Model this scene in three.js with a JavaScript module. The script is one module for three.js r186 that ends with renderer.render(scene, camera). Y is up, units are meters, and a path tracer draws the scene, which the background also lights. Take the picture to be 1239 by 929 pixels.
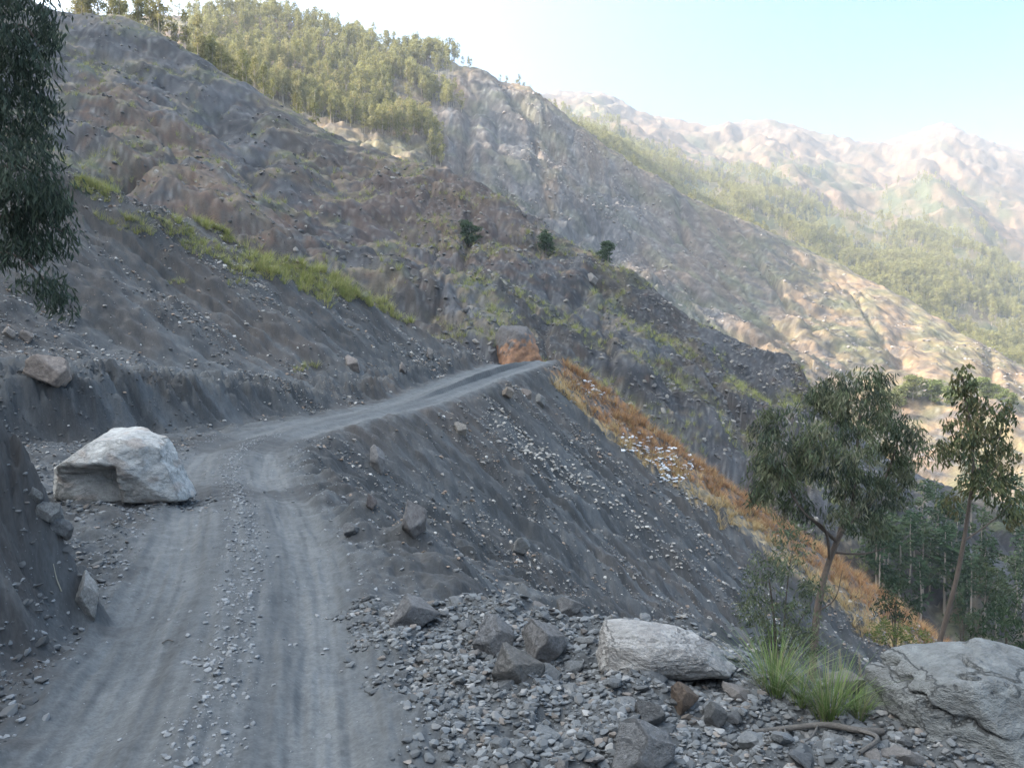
import * as THREE from 'three';
import { mergeGeometries, mergeVertices, toCreasedNormals } from 'three/addons/utils/BufferGeometryUtils.js';
import { ConvexGeometry } from 'three/addons/geometries/ConvexGeometry.js';
import { createNoise2D, createNoise3D } from 'simplex-noise';

// ------------------------------------------------------------------ camera, sky, sun, exposure
const W = 1239, HGT = 929, F = 1043, EYE = 2.4, PITCH = -Math.atan(39.5 / F);
const scene = new THREE.Scene();
const camera = new THREE.PerspectiveCamera(2 * Math.atan(HGT / 2 / F) * 180 / Math.PI, W / HGT, 0.1, 9000);
camera.position.set(0, EYE, 0);
camera.rotation.set(PITCH, 0, 0);
const renderer = new THREE.WebGLRenderer({ antialias: true });
renderer.toneMapping = THREE.LinearToneMapping;
renderer.toneMappingExposure = 3.0;
renderer.shadowMap.enabled = true;

const SUN_BEARING = -97 * Math.PI / 180, SUN_ELEV = 31 * Math.PI / 180;
const sunDir = new THREE.Vector3(Math.sin(SUN_BEARING) * Math.cos(SUN_ELEV), Math.sin(SUN_ELEV), -Math.cos(SUN_BEARING) * Math.cos(SUN_ELEV));
const sun = new THREE.DirectionalLight(new THREE.Color(1.0, 0.9, 0.76), 5);
sun.position.copy(sunDir).multiplyScalar(1500);
sun.castShadow = true;
Object.assign(sun.shadow.camera, { left: -900, right: 900, top: 900, bottom: -900, near: 10, far: 4000 });
sun.shadow.mapSize.set(4096, 4096);
scene.add(sun, sun.target);

{ // clear winter sky: deep blue overhead, white haze towards the horizon and towards the sun
  const w = 512, h = 256, data = new Float32Array(w * h * 4), v = new THREE.Vector3();
  for (let j = 0; j < h; j++) for (let i = 0; i < w; i++) {
    const el = ((j + 0.5) / h - 0.5) * Math.PI, az = ((i + 0.5) / w - 0.5) * 2 * Math.PI;
    v.set(Math.cos(el) * Math.cos(az), Math.sin(el), Math.cos(el) * Math.sin(az));
    const up = Math.max(0, v.y), hz = Math.exp(-up * 6.5), ca = v.dot(sunDir);
    const g = 3.0 * Math.pow((ca + 1) / 2, 4.5) + 1.3 * Math.pow(Math.max(0, ca), 14);
    const k = (j * w + i) * 4;
    data[k] = 0.018 + 0.40 * hz + g * 0.95;
    data[k + 1] = 0.135 + 0.51 * hz + g * 0.95;
    data[k + 2] = 0.32 + 0.62 * hz + g * 0.92;
    data[k + 3] = 1;
  }
  const t = new THREE.DataTexture(data, w, h, THREE.RGBAFormat, THREE.FloatType);
  t.mapping = THREE.EquirectangularReflectionMapping;
  t.magFilter = t.minFilter = THREE.LinearFilter;
  t.needsUpdate = true;
  scene.background = t;
  scene.environment = t;
}
scene.fog = new THREE.FogExp2(new THREE.Color(0.84, 0.91, 1.0), 0.00024);

// ------------------------------------------------------------------ helpers
function mulberry(a) { return () => { a |= 0; a = a + 0x6D2B79F5 | 0; let t = Math.imul(a ^ a >>> 15, 1 | a); t = t + Math.imul(t ^ t >>> 7, 61 | t) ^ t; return ((t ^ t >>> 14) >>> 0) / 4294967296; }; }
const rnd = mulberry(20240);
const R = (a, b) => a + (b - a) * rnd();
const n2 = createNoise2D(mulberry(7)), n3 = createNoise3D(mulberry(9));
const clamp = (x, a = 0, b = 1) => Math.min(b, Math.max(a, x));
const lerp = (a, b, t) => a + (b - a) * t;
const sst = (a, b, x) => { const t = clamp((x - a) / (b - a)); return t * t * (3 - 2 * t); };
const softplus = (x, k) => x > 8 * k ? x : k * Math.log(1 + Math.exp(x / k));
function fbm(x, y, o = 4, g = 0.5, l = 2.03) { let a = 1, s = 0; for (let i = 0; i < o; i++) { s += a * n2(x, y); x = x * l + 17.3; y = y * l - 9.1; a *= g; } return s; }
function ridged(x, y, o = 3) { let a = 1, s = 0; for (let i = 0; i < o; i++) { s += a * (1 - Math.abs(n2(x, y))); x = x * 2.1 + 5.7; y = y * 2.1 + 3.3; a *= 0.5; } return s; }
function table(xs, ys) { return (x) => { if (x <= xs[0]) return ys[0]; for (let i = 1; i < xs.length; i++) if (x <= xs[i]) { const t = (x - xs[i - 1]) / (xs[i] - xs[i - 1]); return lerp(ys[i - 1], ys[i], t * t * (3 - 2 * t)); } return ys[ys.length - 1]; }; }
// a survey point: bearing and elevation read as picture coordinates, and its distance ahead in metres, to world [x, y, ahead]
function survey(px, py, ahead) {
  const x = (px - W / 2) / F, y = -(py - HGT / 2) / F, c = Math.cos(PITCH), s = Math.sin(PITCH);
  const k = ahead / (c - y * s);
  return [x * k, EYE + (y * c + s) * k, ahead];
}
const names = new Map();
function numbered(n) { const k = names.get(n) || 0; names.set(n, k + 1); return k ? n + '_' + String(k).padStart(3, '0') : n; }
function put(o, name, data) { o.name = numbered(name); Object.assign(o.userData, data); o.traverse((m) => { if (m.isMesh) { m.castShadow = m.receiveShadow = true; } }); scene.add(o); return o; }
function part(parent, name, geo, mat) { const m = new THREE.Mesh(geo, mat); m.name = name; m.castShadow = m.receiveShadow = true; parent.add(m); return m; }
const mix3 = (a, b, t) => [lerp(a[0], b[0], t), lerp(a[1], b[1], t), lerp(a[2], b[2], t)];

// grain textures (tileable): mean 1 tint and relief of crushed stone and soil
function tileNoise(n, cells, seed) {
  const r = mulberry(seed), g = new Float32Array(cells * cells); for (let i = 0; i < g.length; i++) g[i] = r();
  const out = new Float32Array(n * n);
  for (let y = 0; y < n; y++) for (let x = 0; x < n; x++) {
    const fx = x / n * cells, fy = y / n * cells, ix = fx | 0, iy = fy | 0; let tx = fx - ix, ty = fy - iy; tx = tx * tx * (3 - 2 * tx); ty = ty * ty * (3 - 2 * ty);
    const a = g[(iy % cells) * cells + ix % cells], b = g[(iy % cells) * cells + (ix + 1) % cells], c = g[((iy + 1) % cells) * cells + ix % cells], d = g[((iy + 1) % cells) * cells + (ix + 1) % cells];
    out[y * n + x] = lerp(lerp(a, b, tx), lerp(c, d, tx), ty);
  }
  return out;
}
function grainTexture(n, layers, lo, hi, srgb, seed) {
  const acc = new Float32Array(n * n); let tot = 0;
  layers.forEach(([cells, w], i) => { const t = tileNoise(n, cells, seed + i * 31); for (let k = 0; k < acc.length; k++) acc[k] += t[k] * w; tot += w; });
  const d = new Uint8Array(n * n * 4);
  for (let k = 0; k < acc.length; k++) { const u = clamp((acc[k] / tot - 0.5) * 2.2 + 0.5); const v = lerp(lo, hi, u); const b = Math.round(255 * (srgb ? Math.pow(v, 1 / 2.2) : v)); d[4 * k] = d[4 * k + 1] = d[4 * k + 2] = b; d[4 * k + 3] = 255; }
  const t = new THREE.DataTexture(d, n, n); t.wrapS = t.wrapT = THREE.RepeatWrapping; t.magFilter = THREE.LinearFilter; t.minFilter = THREE.LinearMipmapLinearFilter; t.generateMipmaps = true;
  if (srgb) t.colorSpace = THREE.SRGBColorSpace; t.needsUpdate = true; return t;
}
const grainMap = grainTexture(1024, [[24, 0.5], [70, 0.8], [170, 1.2], [400, 1.2]], 0.66, 1.0, true, 3);
const grainBump = grainTexture(1024, [[40, 1], [110, 1], [260, 0.8], [512, 0.4]], 0, 1, false, 90);
const rockMap = grainTexture(512, [[8, 1], [22, 0.8], [64, 0.7], [180, 0.6]], 0.6, 1.0, true, 55);
const rockBump = grainTexture(512, [[10, 1], [30, 0.8], [90, 0.5], [200, 0.3]], 0, 1, false, 77);
function terrainMaterial(bump, rough = 0.96) { return new THREE.MeshStandardMaterial({ vertexColors: true, map: grainMap, bumpMap: grainBump, bumpScale: bump, roughness: rough }); }

// ------------------------------------------------------------------ near hillside and road
const roadCtl = [[3.2, -30, -0.8], [1.2, -14, -0.35], [-0.1, -5, 0], [-1.0, 1, 0], [-1.84, 5, 0], [-2.85, 9, 0], [-4.05, 12.8, 0], [-5.6, 17, 0], [-6.5, 20.5, 0.03], [-6.6, 24, 0.06], [-5.9, 29, 0.12], [-4.1, 36, 0.26], [-2.4, 45, 0.67], [-0.5, 54, 1.15], [1.1, 60, 1.5], [1.7, 63.5, 1.7], [1.0, 67, 1.5], [-1.5, 71, 1.0], [-6, 75, 0.3], [-12, 80, -0.5], [-20, 90, -1.5], [-30, 104, -3]];
const roadPts = (() => { const c = new THREE.CatmullRomCurve3(roadCtl.map(([x, d, y]) => new THREE.Vector3(x, y, d)), false, 'centripetal'); return c.getPoints(220); })();
const roadLen = [0]; for (let i = 1; i < roadPts.length; i++) roadLen.push(roadLen[i - 1] + Math.hypot(roadPts[i].x - roadPts[i - 1].x, roadPts[i].z - roadPts[i - 1].z));
const tAtAhead = (d) => { let b = 0, e = 1e9; for (let i = 0; i < roadPts.length; i++) { if (roadPts[i].x < -8 && roadPts[i].z > 70) break; const q = Math.abs(roadPts[i].z - d); if (q < e) { e = q; b = i; } } return roadLen[b]; };
const T = (d) => tAtAhead(d);
// nearest point of the road: s > 0 downhill (right), t along, y road level
function roadCoord(x, d) {
  let best = 1e18, bi = 0, bt = 0;
  for (let i = 0; i < roadPts.length - 1; i++) {
    const a = roadPts[i], b = roadPts[i + 1], ux = b.x - a.x, ud = b.z - a.z, L = ux * ux + ud * ud;
    let q = ((x - a.x) * ux + (d - a.z) * ud) / L; q = q < 0 ? 0 : q > 1 ? 1 : q;
    const ex = x - a.x - ux * q, ed = d - a.z - ud * q, e = ex * ex + ed * ed;
    if (e < best) { best = e; bi = i; bt = q; }
  }
  const a = roadPts[bi], b = roadPts[bi + 1], ux = b.x - a.x, ud = b.z - a.z;
  const side = ux * (d - a.z) - ud * (x - a.x); // > 0: left of travel
  return { s: Math.sqrt(best) * (side > 0 ? -1 : 1), t: lerp(roadLen[bi], roadLen[bi + 1], bt), y: lerp(a.y, b.y, bt), cx: lerp(a.x, b.x, bt), cd: lerp(a.z, b.z, bt) };
}
const tm = [-30, 0, 4, 6, 8, 10, 13, 16, 20, 24, 28, 33, 40, 48, 56, 61].map(T); tm.push(T(61) + 4, T(61) + 10, T(61) + 30);
//                 -30   0    4    6    8   10   13   16   20   24   28   33   40   48   56   61  nose  +    +
const edgeR = table(tm, [4.5, 5.2, 5.2, 3.9, 1.9, 1.55, 1.4, 1.4, 1.6, 1.7, 1.5, 1.4, 1.4, 1.4, 1.5, 1.6, 1.7, 1.7, 1.7]);
const slopeR = table(tm, [.7, .72, .74, .72, .66, .60, .58, .60, .66, .74, .80, .86, .90, .92, .86, .77, .72, .70, .65]);
const flatL = table(tm, [1.6, 1.55, 1.45, 1.4, 1.4, 1.6, 3.4, 6.2, 6.6, 3.4, 2.1, 1.7, 1.6, 1.5, 1.5, 1.5, 1.6, 1.7, 1.8]);
const bankH = table(tm, [1.8, 1.8, 1.8, 1.75, 1.7, 1.4, 1.2, 1.5, 1.7, 1.8, 1.4, 0.7, .5, .5, .5, .4, .3, .3, .3]);
const bankW = table(tm, [1.1, 1.0, 1.0, 1.0, 1.0, 1.1, 1.3, 1.6, 1.7, 1.7, 1.6, 1.2, .7, .6, .6, .6, .6, .6, .6]);
const benchW = table(tm, [3, 3, 3, 3, 4, 5, 7, 7, 6.5, 5.5, 3.8, 1.6, 0.3, 0, 0, 0, 0, 0, 0]);
const slopeL = table(tm, [.62, .62, .62, .62, .62, .62, .62, .62, .62, .62, .62, .64, .74, .86, .9, .8, .7, .6, .6]);
const crestPts = [[2.2, 62.5], [-3, 57], [-9, 50.5], [-13, 46.5], [-20, 41], [-26, 38.5], [-40, 35], [-80, 32], [-160, 32]];
function behindCrest(x, d) {
  let best = 1e18, sg = -1;
  for (let i = 0; i < crestPts.length - 1; i++) {
    const [ax, ad] = crestPts[i], [bx, bd] = crestPts[i + 1], ux = bx - ax, ud = bd - ad, L = ux * ux + ud * ud;
    let q = ((x - ax) * ux + (d - ad) * ud) / L; q = clamp(q);
    const e = (x - ax - ux * q) ** 2 + (d - ad - ud * q) ** 2;
    if (e < best) { best = e; sg = ux * (d - ad) - ud * (x - ax) < 0 ? 1 : -1; }
  }
  return Math.sqrt(best) * sg;
}
function nearSurface(x, d) {
  const c = roadCoord(x, d), { s, t } = c;
  let y = c.y, kind = 0; // colour weights found later
  const wob = fbm(x * 0.22, d * 0.22, 3);
  let rough = 0;
  if (s >= 0) {
    const e = edgeR(t) + 0.35 * n2(t * 0.5, 3.1) + 0.15 * n2(t * 1.7, 8.1);
    const out = softplus(s - e, 0.22);
    y -= slopeR(t) * out + 0.0 * wob;
    // erosion runnels down the bank
    const deep = sst(0.3, 5, s - e);
    y -= deep * (0.55 * (ridged(t * 0.23 + 0.05 * wob, s * 0.035 + 4, 3) - 1.0) + 0.22 * fbm(x * 0.5, d * 0.5, 4));
    y += 0.06 * sst(-0.9, 0.2, s - e) * sst(1.2, 0.1, s - e) * (1 + 1.4 * n2(t * 0.9, 1.2));
    // ridges of graded spoil on the shoulder beside the wheel tracks
    const bm = sst(T(8.6), T(10.5), t) * sst(T(22), T(17), t);
    y += bm * sst(1.0, 1.8, s) * sst(4.4, 2.2, s) * (0.16 + 0.16 * n2(x * 0.9, d * 2.2));
    rough = sst(0.9, 1.6, s);
  } else {
    const q = -s, w = flatL(t) + 0.4 * n2(t * 0.35, 11.7) + 0.18 * n2(t * 1.3, 2.7);
    const bw = bankW(t), bh = bankH(t) * (1 + 0.14 * n2(t * 0.45, 6.6));
    const b = sst(0, 1, (q - w) / bw);
    y += bh * b;
    const b1 = Math.max(0, q - w - bw), bench = benchW(t);
    const up = softplus(b1 - bench, 0.5);
    y += 0.14 * Math.min(b1, bench) + slopeL(t) * up;
    // rills in the cut bank
    y -= 0.28 * b * (1 - sst(w + bw, w + bw + 1.6, q)) * (ridged(t * 0.7, q * 0.22, 3) - 1);
    y += sst(0.2, 4, up) * (0.30 * fbm(x * 0.16, d * 0.16, 4) - 0.10 * (ridged(t * 0.19, q * 0.03, 2) - 1) + 0.08 * fbm(x * 0.7, d * 0.7, 4));
    rough = sst(1.0, 1.9, q);
    y += b * sst(w + bw + 3, w + bw, q) * (0.20 * fbm(x * 1.6, d * 1.6, 4) + 0.10 * fbm(x * 6.5, d * 6.5, 3));
    // the spoil mound by the driver's side ends at the turnout
    const bc = softplus(behindCrest(x, d) + 0.9 * n2(x * 0.2, d * 0.2), 0.6);
    if (bc > 0.001) y -= (slopeL(t) + 0.42) * bc;
  }
  y += (0.02 + 0.08 * rough) * fbm(x * 0.9, d * 0.9, 4) + (0.004 + 0.012 * rough) * fbm(x * 4.1, d * 4.1, 3);
  // wheel ruts and loose crown between them
  const on = sst(2.1, 1.2, Math.abs(s));
  if (on > 0) {
    const m = 0.10 * n2(t * 0.25, 0.3);
    const rut = Math.exp(-(((s - 0.78 + m) / 0.3) ** 4)) + Math.exp(-(((s + 0.78 + m) / 0.3) ** 4));
    y += on * (-0.075 * rut + 0.05 * Math.exp(-(((s + m) / 0.28) ** 2)) + 0.012 * fbm(s * 3.5, t * 0.6, 3) + 0.012 * n2(s * 7, t * 0.35));
  }
  return { ...c, y, rough };
}
const groundY = (x, d) => nearSurface(x, d).y;

// base colours (linear)
const C = {
  shale: [0.050, 0.052, 0.053], shaleDark: [0.033, 0.034, 0.034], dust: [0.130, 0.134, 0.133], dustBlue: [0.104, 0.110, 0.113], wet: [0.07, 0.069, 0.072],
  brown: [0.078, 0.064, 0.054], rust: [0.20, 0.115, 0.075], tan: [0.33, 0.25, 0.155], green: [0.125, 0.14, 0.055], ochre: [0.34, 0.165, 0.06], straw: [0.42, 0.32, 0.17], pale: [0.30, 0.285, 0.26], clay: [0.26, 0.19, 0.13],
};
const drySide = (s) => T61 + table([2, 6, 15, 24], [-4.5, -5.8, -2.2, -1.8])(s), T61 = T(61);
function nearColour(x, d, S) {
  const { s, t, y } = S, a = Math.abs(s);
  const f1 = fbm(x * 0.35, d * 0.35, 4), f2 = fbm(x * 1.9 + 9, d * 1.9, 4), f3 = n2(x * 7.7, d * 7.7);
  let c = mix3(C.shale, C.shaleDark, clamp(0.45 + 0.6 * f1));
  c = mix3(c, C.brown, clamp(0.25 + 0.7 * fbm(x * 0.09 + 3, d * 0.09, 3)) * (s < 0 ? 0.85 : 0.6));
  c = mix3(c, C.dustBlue, 0.55 * clamp(fbm(t * 0.6, s * 0.09 + 7, 3) * 1.4) * sst(1.5, 3, a)); // pale slips running down the bank
  c = mix3(c, C.pale, 0.20 * clamp(f2 - 0.35) + 0.12 * clamp(f3 - 0.45));
  if (s < 0) { // upper bench of pale spoil, and rusty scree higher up
    const q = -s, w = flatL(t) + bankW(t);
    c = mix3(c, C.dustBlue, 0.55 * sst(w - 0.2, w + 0.5, q) * sst(w + benchW(t) + 2.5, w + benchW(t) * 0.5, q) * clamp(0.6 + f1));
    c = mix3(c, C.brown, 0.5 * sst(w + benchW(t), w + benchW(t) + 5, q) * clamp(0.5 + f2));
  } else {
    const tb = drySide(s), nose = sst(tb - 0.4, tb + 0.5, t + 0.5 * f2) * sst(2.0, 3.6, s + f2);
    const red = sst(tb + 1.0, tb + 3.6, t + 1.2 * f2);
    c = mix3(c, mix3(C.straw, C.ochre, clamp(red + 0.3 * f2)), nose * clamp(0.45 + 0.8 * f2 - 0.5 * clamp(f1)));
  }
  // the driven surface: fine pale dust, darker and damp at the bend
  const edge = sst(1.7 + 0.3 * f1 + 0.15 * f2, 1.15 + 0.3 * f1 + 0.15 * f2, a);
  const mm = 0.10 * n2(t * 0.25, 0.3), track = Math.exp(-(((s - 0.78 + mm) / 0.36) ** 2)) + Math.exp(-(((s + 0.78 + mm) / 0.36) ** 2));
  const streak = fbm(s * 3.4, t * 0.13, 4), lane = fbm(s * 8, t * 0.2 + 5, 3);
  let rd = mix3(mix3(C.shale, C.dustBlue, 0.55), C.dust, clamp(0.1 + 0.8 * track + 0.5 * streak));
  rd = mix3(rd, C.shale, clamp(0.25 * clamp(f2) + 0.2 * clamp(f3) + 0.4 * clamp(lane)));
  const wv = d + 0.5 * n2(x * 0.8, 2.2) + 0.35 * fbm(x * 0.9, d * 2.6, 3);
  const damp = Math.max(sst(13.7, 14.2, wv) * sst(15.6, 14.9, wv), sst(20.2, 21.0, wv) * sst(24.2, 23.0, wv));
  c = mix3(c, rd, edge);
  const pocket = s < 0 ? sst(flatL(t) + 0.2, flatL(t) - 0.6, -s) : 0;
  c = mix3(c, mix3(C.shale, C.dustBlue, clamp(0.3 + f1)), 0.6 * pocket * (1 - edge));
  c = mix3(c, mix3([0.04, 0.04, 0.041], C.shale, clamp(0.4 + 1.2 * n2(x * 1.2, d * 4.5))), 0.8 * damp * sst(3.2, 2.2, a));
  const spill = s > 0 ? sst(0.75, 1.5, s) * sst(edgeR(t) + 0.8, edgeR(t) - 0.3, s) * sst(T(9.2), T(7.4), t) : 0;
  c = mix3(c, mix3(C.shale, C.dustBlue, 0.5 + 0.5 * f3), 0.8 * spill);
  return c;
}
{
  const th = [], fine = 620, half = 36 * Math.PI / 180;
  const outer = []; { let a = half, st = 2 * half / fine; while (a < Math.PI - 0.05) { st *= 1.09; st = Math.min(st, 0.07); a += st; if (a < Math.PI - 0.04) outer.push(a); } }
  for (let i = outer.length - 1; i >= 0; i--) th.push(-outer[i]);
  for (let i = 0; i <= fine; i++) th.push(-half + 2 * half * i / fine);
  th.push(...outer);
  const rr = []; for (let i = 0; i < 18; i++) rr.push(0.4 * Math.pow(4.4 / 0.4, i / 18));
  for (let i = 0; i <= 760; i++) rr.push(4.4 * Math.pow(76 / 4.4, i / 760));
  for (let i = 1; i <= 26; i++) rr.push(76 + i * 4);
  const nt = th.length, nr = rr.length, pos = new Float32Array(nt * nr * 3), col = new Float32Array(nt * nr * 3), uv = new Float32Array(nt * nr * 2), onRoad = new Uint8Array(nt * nr);
  for (let j = 0; j < nr; j++) for (let i = 0; i < nt; i++) {
    const x = rr[j] * Math.sin(th[i]), d = rr[j] * Math.cos(th[i]), S = nearSurface(x, d), k = j * nt + i;
    pos.set([x, S.y, -d], 3 * k); col.set(nearColour(x, d, S), 3 * k); uv.set([x / 3.1, d / 3.1], 2 * k);
    onRoad[k] = Math.abs(S.s) < 1.45 ? 1 : 0;
  }
  const A = [], B = [];
  const tri = (a, b, c) => (onRoad[a] + onRoad[b] + onRoad[c] >= 2 ? B : A).push(a, b, c);
  for (let j = 0; j < nr - 1; j++) for (let i = 0; i < nt; i++) { const i2 = (i + 1) % nt, a = j * nt + i, b = j * nt + i2, c = a + nt, e = b + nt; tri(a, b, c); tri(b, e, c); }
  for (let i = 1; i < nt - 1; i++) tri(0, i + 1, i);
  const whole = new THREE.BufferGeometry(); whole.setAttribute('position', new THREE.BufferAttribute(pos, 3)); whole.setIndex(A.concat(B)); whole.computeVertexNormals();
  const nor = whole.attributes.normal.array; let up = 0; for (let k = 1; k < nor.length; k += 3 * 97) up += nor[k];
  const flip = up < 0;
  function sub(idx) {
    const map = new Map(), P = [], N = [], Cc = [], U = [], I = [];
    for (const k of idx) { let m = map.get(k); if (m === undefined) { m = map.size; map.set(k, m); P.push(pos[3 * k], pos[3 * k + 1], pos[3 * k + 2]); const sg = flip ? -1 : 1; N.push(sg * nor[3 * k], sg * nor[3 * k + 1], sg * nor[3 * k + 2]); Cc.push(col[3 * k], col[3 * k + 1], col[3 * k + 2]); U.push(uv[2 * k], uv[2 * k + 1]); } I.push(m); }
    if (flip) for (let q = 0; q < I.length; q += 3) { const z = I[q]; I[q] = I[q + 1]; I[q + 1] = z; }
    const g = new THREE.BufferGeometry(); g.setAttribute('position', new THREE.Float32BufferAttribute(P, 3)); g.setAttribute('normal', new THREE.Float32BufferAttribute(N, 3)); g.setAttribute('color', new THREE.Float32BufferAttribute(Cc, 3)); g.setAttribute('uv', new THREE.Float32BufferAttribute(U, 2)); g.setIndex(I); return g;
  }
  put(new THREE.Mesh(sub(A), terrainMaterial(0.004)), 'ground', { kind: 'structure', label: 'dark grey shale hillside cut by the gravel road' });
  put(new THREE.Mesh(sub(B), terrainMaterial(0.0015)), 'road', { kind: 'structure', label: 'dusty unpaved mountain road with two wheel tracks' });
}

// ------------------------------------------------------------------ hills behind: lofted surfaces through surveyed points
function cr(p0, p1, p2, p3, t) { const t2 = t * t, t3 = t2 * t; return 0.5 * (2 * p1 + (p2 - p0) * t + (2 * p0 - 5 * p1 + 4 * p2 - p3) * t2 + (3 * p1 - p0 - 3 * p2 + p3) * t3); }
function splineAt(arr, u, k) { const n = arr.length - 1, x = clamp(u) * n, i = Math.min(n - 1, Math.floor(x)), t = x - i, g = (j) => arr[clamp(j, 0, n)][k]; return cr(g(i - 1), g(i), g(i + 1), g(i + 2), t); }
function makeLoft(cols, relief) { // cols: columns of world points [x, y, ahead], crest side first
  const raw = (u, v) => { const n = cols.length - 1, x = clamp(u) * n, i = Math.min(n - 1, Math.floor(x)), t = x - i; const o = [0, 0, 0]; for (let k = 0; k < 3; k++) { const g = (j) => splineAt(cols[clamp(j, 0, n)], v, k); o[k] = cr(g(i - 1), g(i), g(i + 1), g(i + 2), t); } return o; };
  return { raw, at: (u, v) => { const p = raw(u, v); p[1] += relief(u, v, p); return p; } };
}
function meshLoft(loft, nu, nv, colour, uvm, us) {
  const pos = [], col = [], uv = [], idx = [];
  for (let j = 0; j <= nv; j++) for (let i = 0; i <= nu; i++) { const u = us ? us(i / nu) : i / nu, v = j / nv, p = loft.at(u, v); pos.push(p[0], p[1], -p[2]); col.push(0, 0, 0); uv.push(p[0] / uvm, (p[2] + 0.7 * p[1]) / uvm); }
  for (let j = 0; j < nv; j++) for (let i = 0; i < nu; i++) { const a = j * (nu + 1) + i, b = a + 1, c = a + nu + 1, d = c + 1; idx.push(a, c, b, b, c, d); }
  const g = new THREE.BufferGeometry(); g.setAttribute('position', new THREE.Float32BufferAttribute(pos, 3)); g.setAttribute('uv', new THREE.Float32BufferAttribute(uv, 2)); g.setIndex(idx); g.computeVertexNormals();
  const N = g.attributes.normal; let k = 0;
  for (let j = 0; j <= nv; j++) for (let i = 0; i <= nu; i++, k++) { const c = colour(us ? us(i / nu) : i / nu, j / nv, [pos[3 * k], pos[3 * k + 1], -pos[3 * k + 2]], N.getY(k)); col[3 * k] = c[0]; col[3 * k + 1] = c[1]; col[3 * k + 2] = c[2]; }
  g.setAttribute('color', new THREE.Float32BufferAttribute(col, 3));
  return g;
}
const behind = (p, dy, dd) => [p[0] * (1 + dd / p[2] * 0.6), p[1] - dy, p[2] + dd];
const column = (px, list, dy, dd) => { const c = list.map(([py, d]) => survey(px, py, d)); return withFoot([behind(c[0], dy * 2.2, dd * 1.9), behind(c[0], dy, dd), ...c]); };
function withFoot(c) { const a = c[c.length - 1], b = c[c.length - 2]; c.push([a[0] + (a[0] - b[0]) * 0.8, a[1] + (a[1] - b[1]) * 1.1, a[2] + (a[2] - b[2]) * 0.8]); return c; }

// middle hill with the old slide scars
const midCols = [
  [[-300, 110, -290], [-265, 140, -270], [-235, 165, -250], [-185, 125, -240], [-130, 82, -230], [-85, 45, -225], [-50, 16, -220], [-20, -10, -215]],
  [[-305, 140, -100], [-270, 172, -98], [-240, 195, -95], [-185, 145, -92], [-128, 94, -88], [-82, 50, -84], [-46, 18, -80], [-15, -8, -78]],
  [[-330, 150, 40], [-295, 182, 40], [-262, 208, 40], [-200, 155, 40], [-140, 100, 40], [-92, 56, 40], [-55, 22, 40], [-30, 4, 40]],
  column(-900, [[-740, 165], [-420, 125], [-260, 100], [-60, 82], [150, 62]], 20, 30),
  column(-400, [[-240, 205], [-120, 172], [0, 140], [110, 110], [240, 80]], 22, 40),
  column(-120, [[-75, 218], [10, 182], [90, 148], [160, 115], [270, 80]], 22, 40),
  column(60, [[14, 216], [70, 182], [125, 148], [190, 115], [290, 78]], 18, 40),
  column(160, [[26, 220], [95, 184], [155, 150], [220, 112], [330, 78]], 16, 40),
  column(270, [[88, 215], [150, 180], [205, 146], [262, 110], [355, 78]], 16, 40),
  column(400, [[163, 205], [210, 172], [255, 143], [305, 112], [395, 80]], 16, 40),
  column(500, [[198, 195], [245, 165], [290, 140], [340, 112], [435, 82]], 16, 40),
  column(570, [[222, 188], [275, 160], [320, 138], [370, 113], [455, 85]], 16, 40),
  column(640, [[262, 178], [310, 155], [350, 136], [400, 114], [475, 88]], 16, 40),
  column(700, [[303, 170], [340, 152], [380, 135], [425, 116], [495, 92]], 16, 40),
  column(780, [[347, 165], [385, 148], [425, 132], [480, 116], [580, 95]], 16, 40),
  column(840, [[393, 160], [425, 146], [460, 132], [500, 118], [640, 98]], 16, 40),
  column(900, [[418, 158], [450, 146], [487, 134], [550, 118], [700, 98]], 16, 40),
  column(955, [[438, 156], [468, 146], [502, 134], [570, 118], [740, 98]], 16, 35),
  column(990, [[484, 150], [505, 142], [535, 132], [605, 116], [780, 96]], 10, 35),
  column(1080, [[560, 150], [590, 138], [630, 126], [700, 112], [850, 94]], 6, 35),
  column(1240, [[620, 155], [650, 142], [690, 128], [760, 112], [900, 92]], 4, 35),
  column(1600, [[700, 150], [740, 135], [790, 120], [870, 105], [1000, 85]], 4, 35),
];
const mid = makeLoft(midCols, (u, v, p) => {
  const on = sst(0.27, 0.42, v), a = u * 300;
  const g = ridged(a * 0.03 + 0.012 * p[1] + 0.25 * n2(p[0] * 0.03, p[2] * 0.03), v * 0.8 + 2, 3) - 1.05;
  return on * (-2.0 * g + 2.2 * fbm(p[0] * 0.028, p[2] * 0.03, 4)) + on * (-1.5 * sst(0.14, 0, Math.abs(n2(p[0] * 0.022 + 7, p[2] * 0.012))) - 0.8 * sst(0.16, 0, Math.abs(n2(p[0] * 0.06, p[2] * 0.03 + 4)))) + 0.55 * fbm(p[0] * 0.1, p[2] * 0.1, 4) + on * 0.45 * (ridged(p[0] * 0.16, p[2] * 0.1 + 3, 3) - 1) + 0.2 * fbm(p[0] * 0.5, p[2] * 0.5, 3);
});
const near2 = (p, c, r) => Math.exp(-((p[0] - c[0]) ** 2 + (p[1] - c[1]) ** 2 + (p[2] - c[2]) ** 2 * 0.3) / (r * r));
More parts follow.
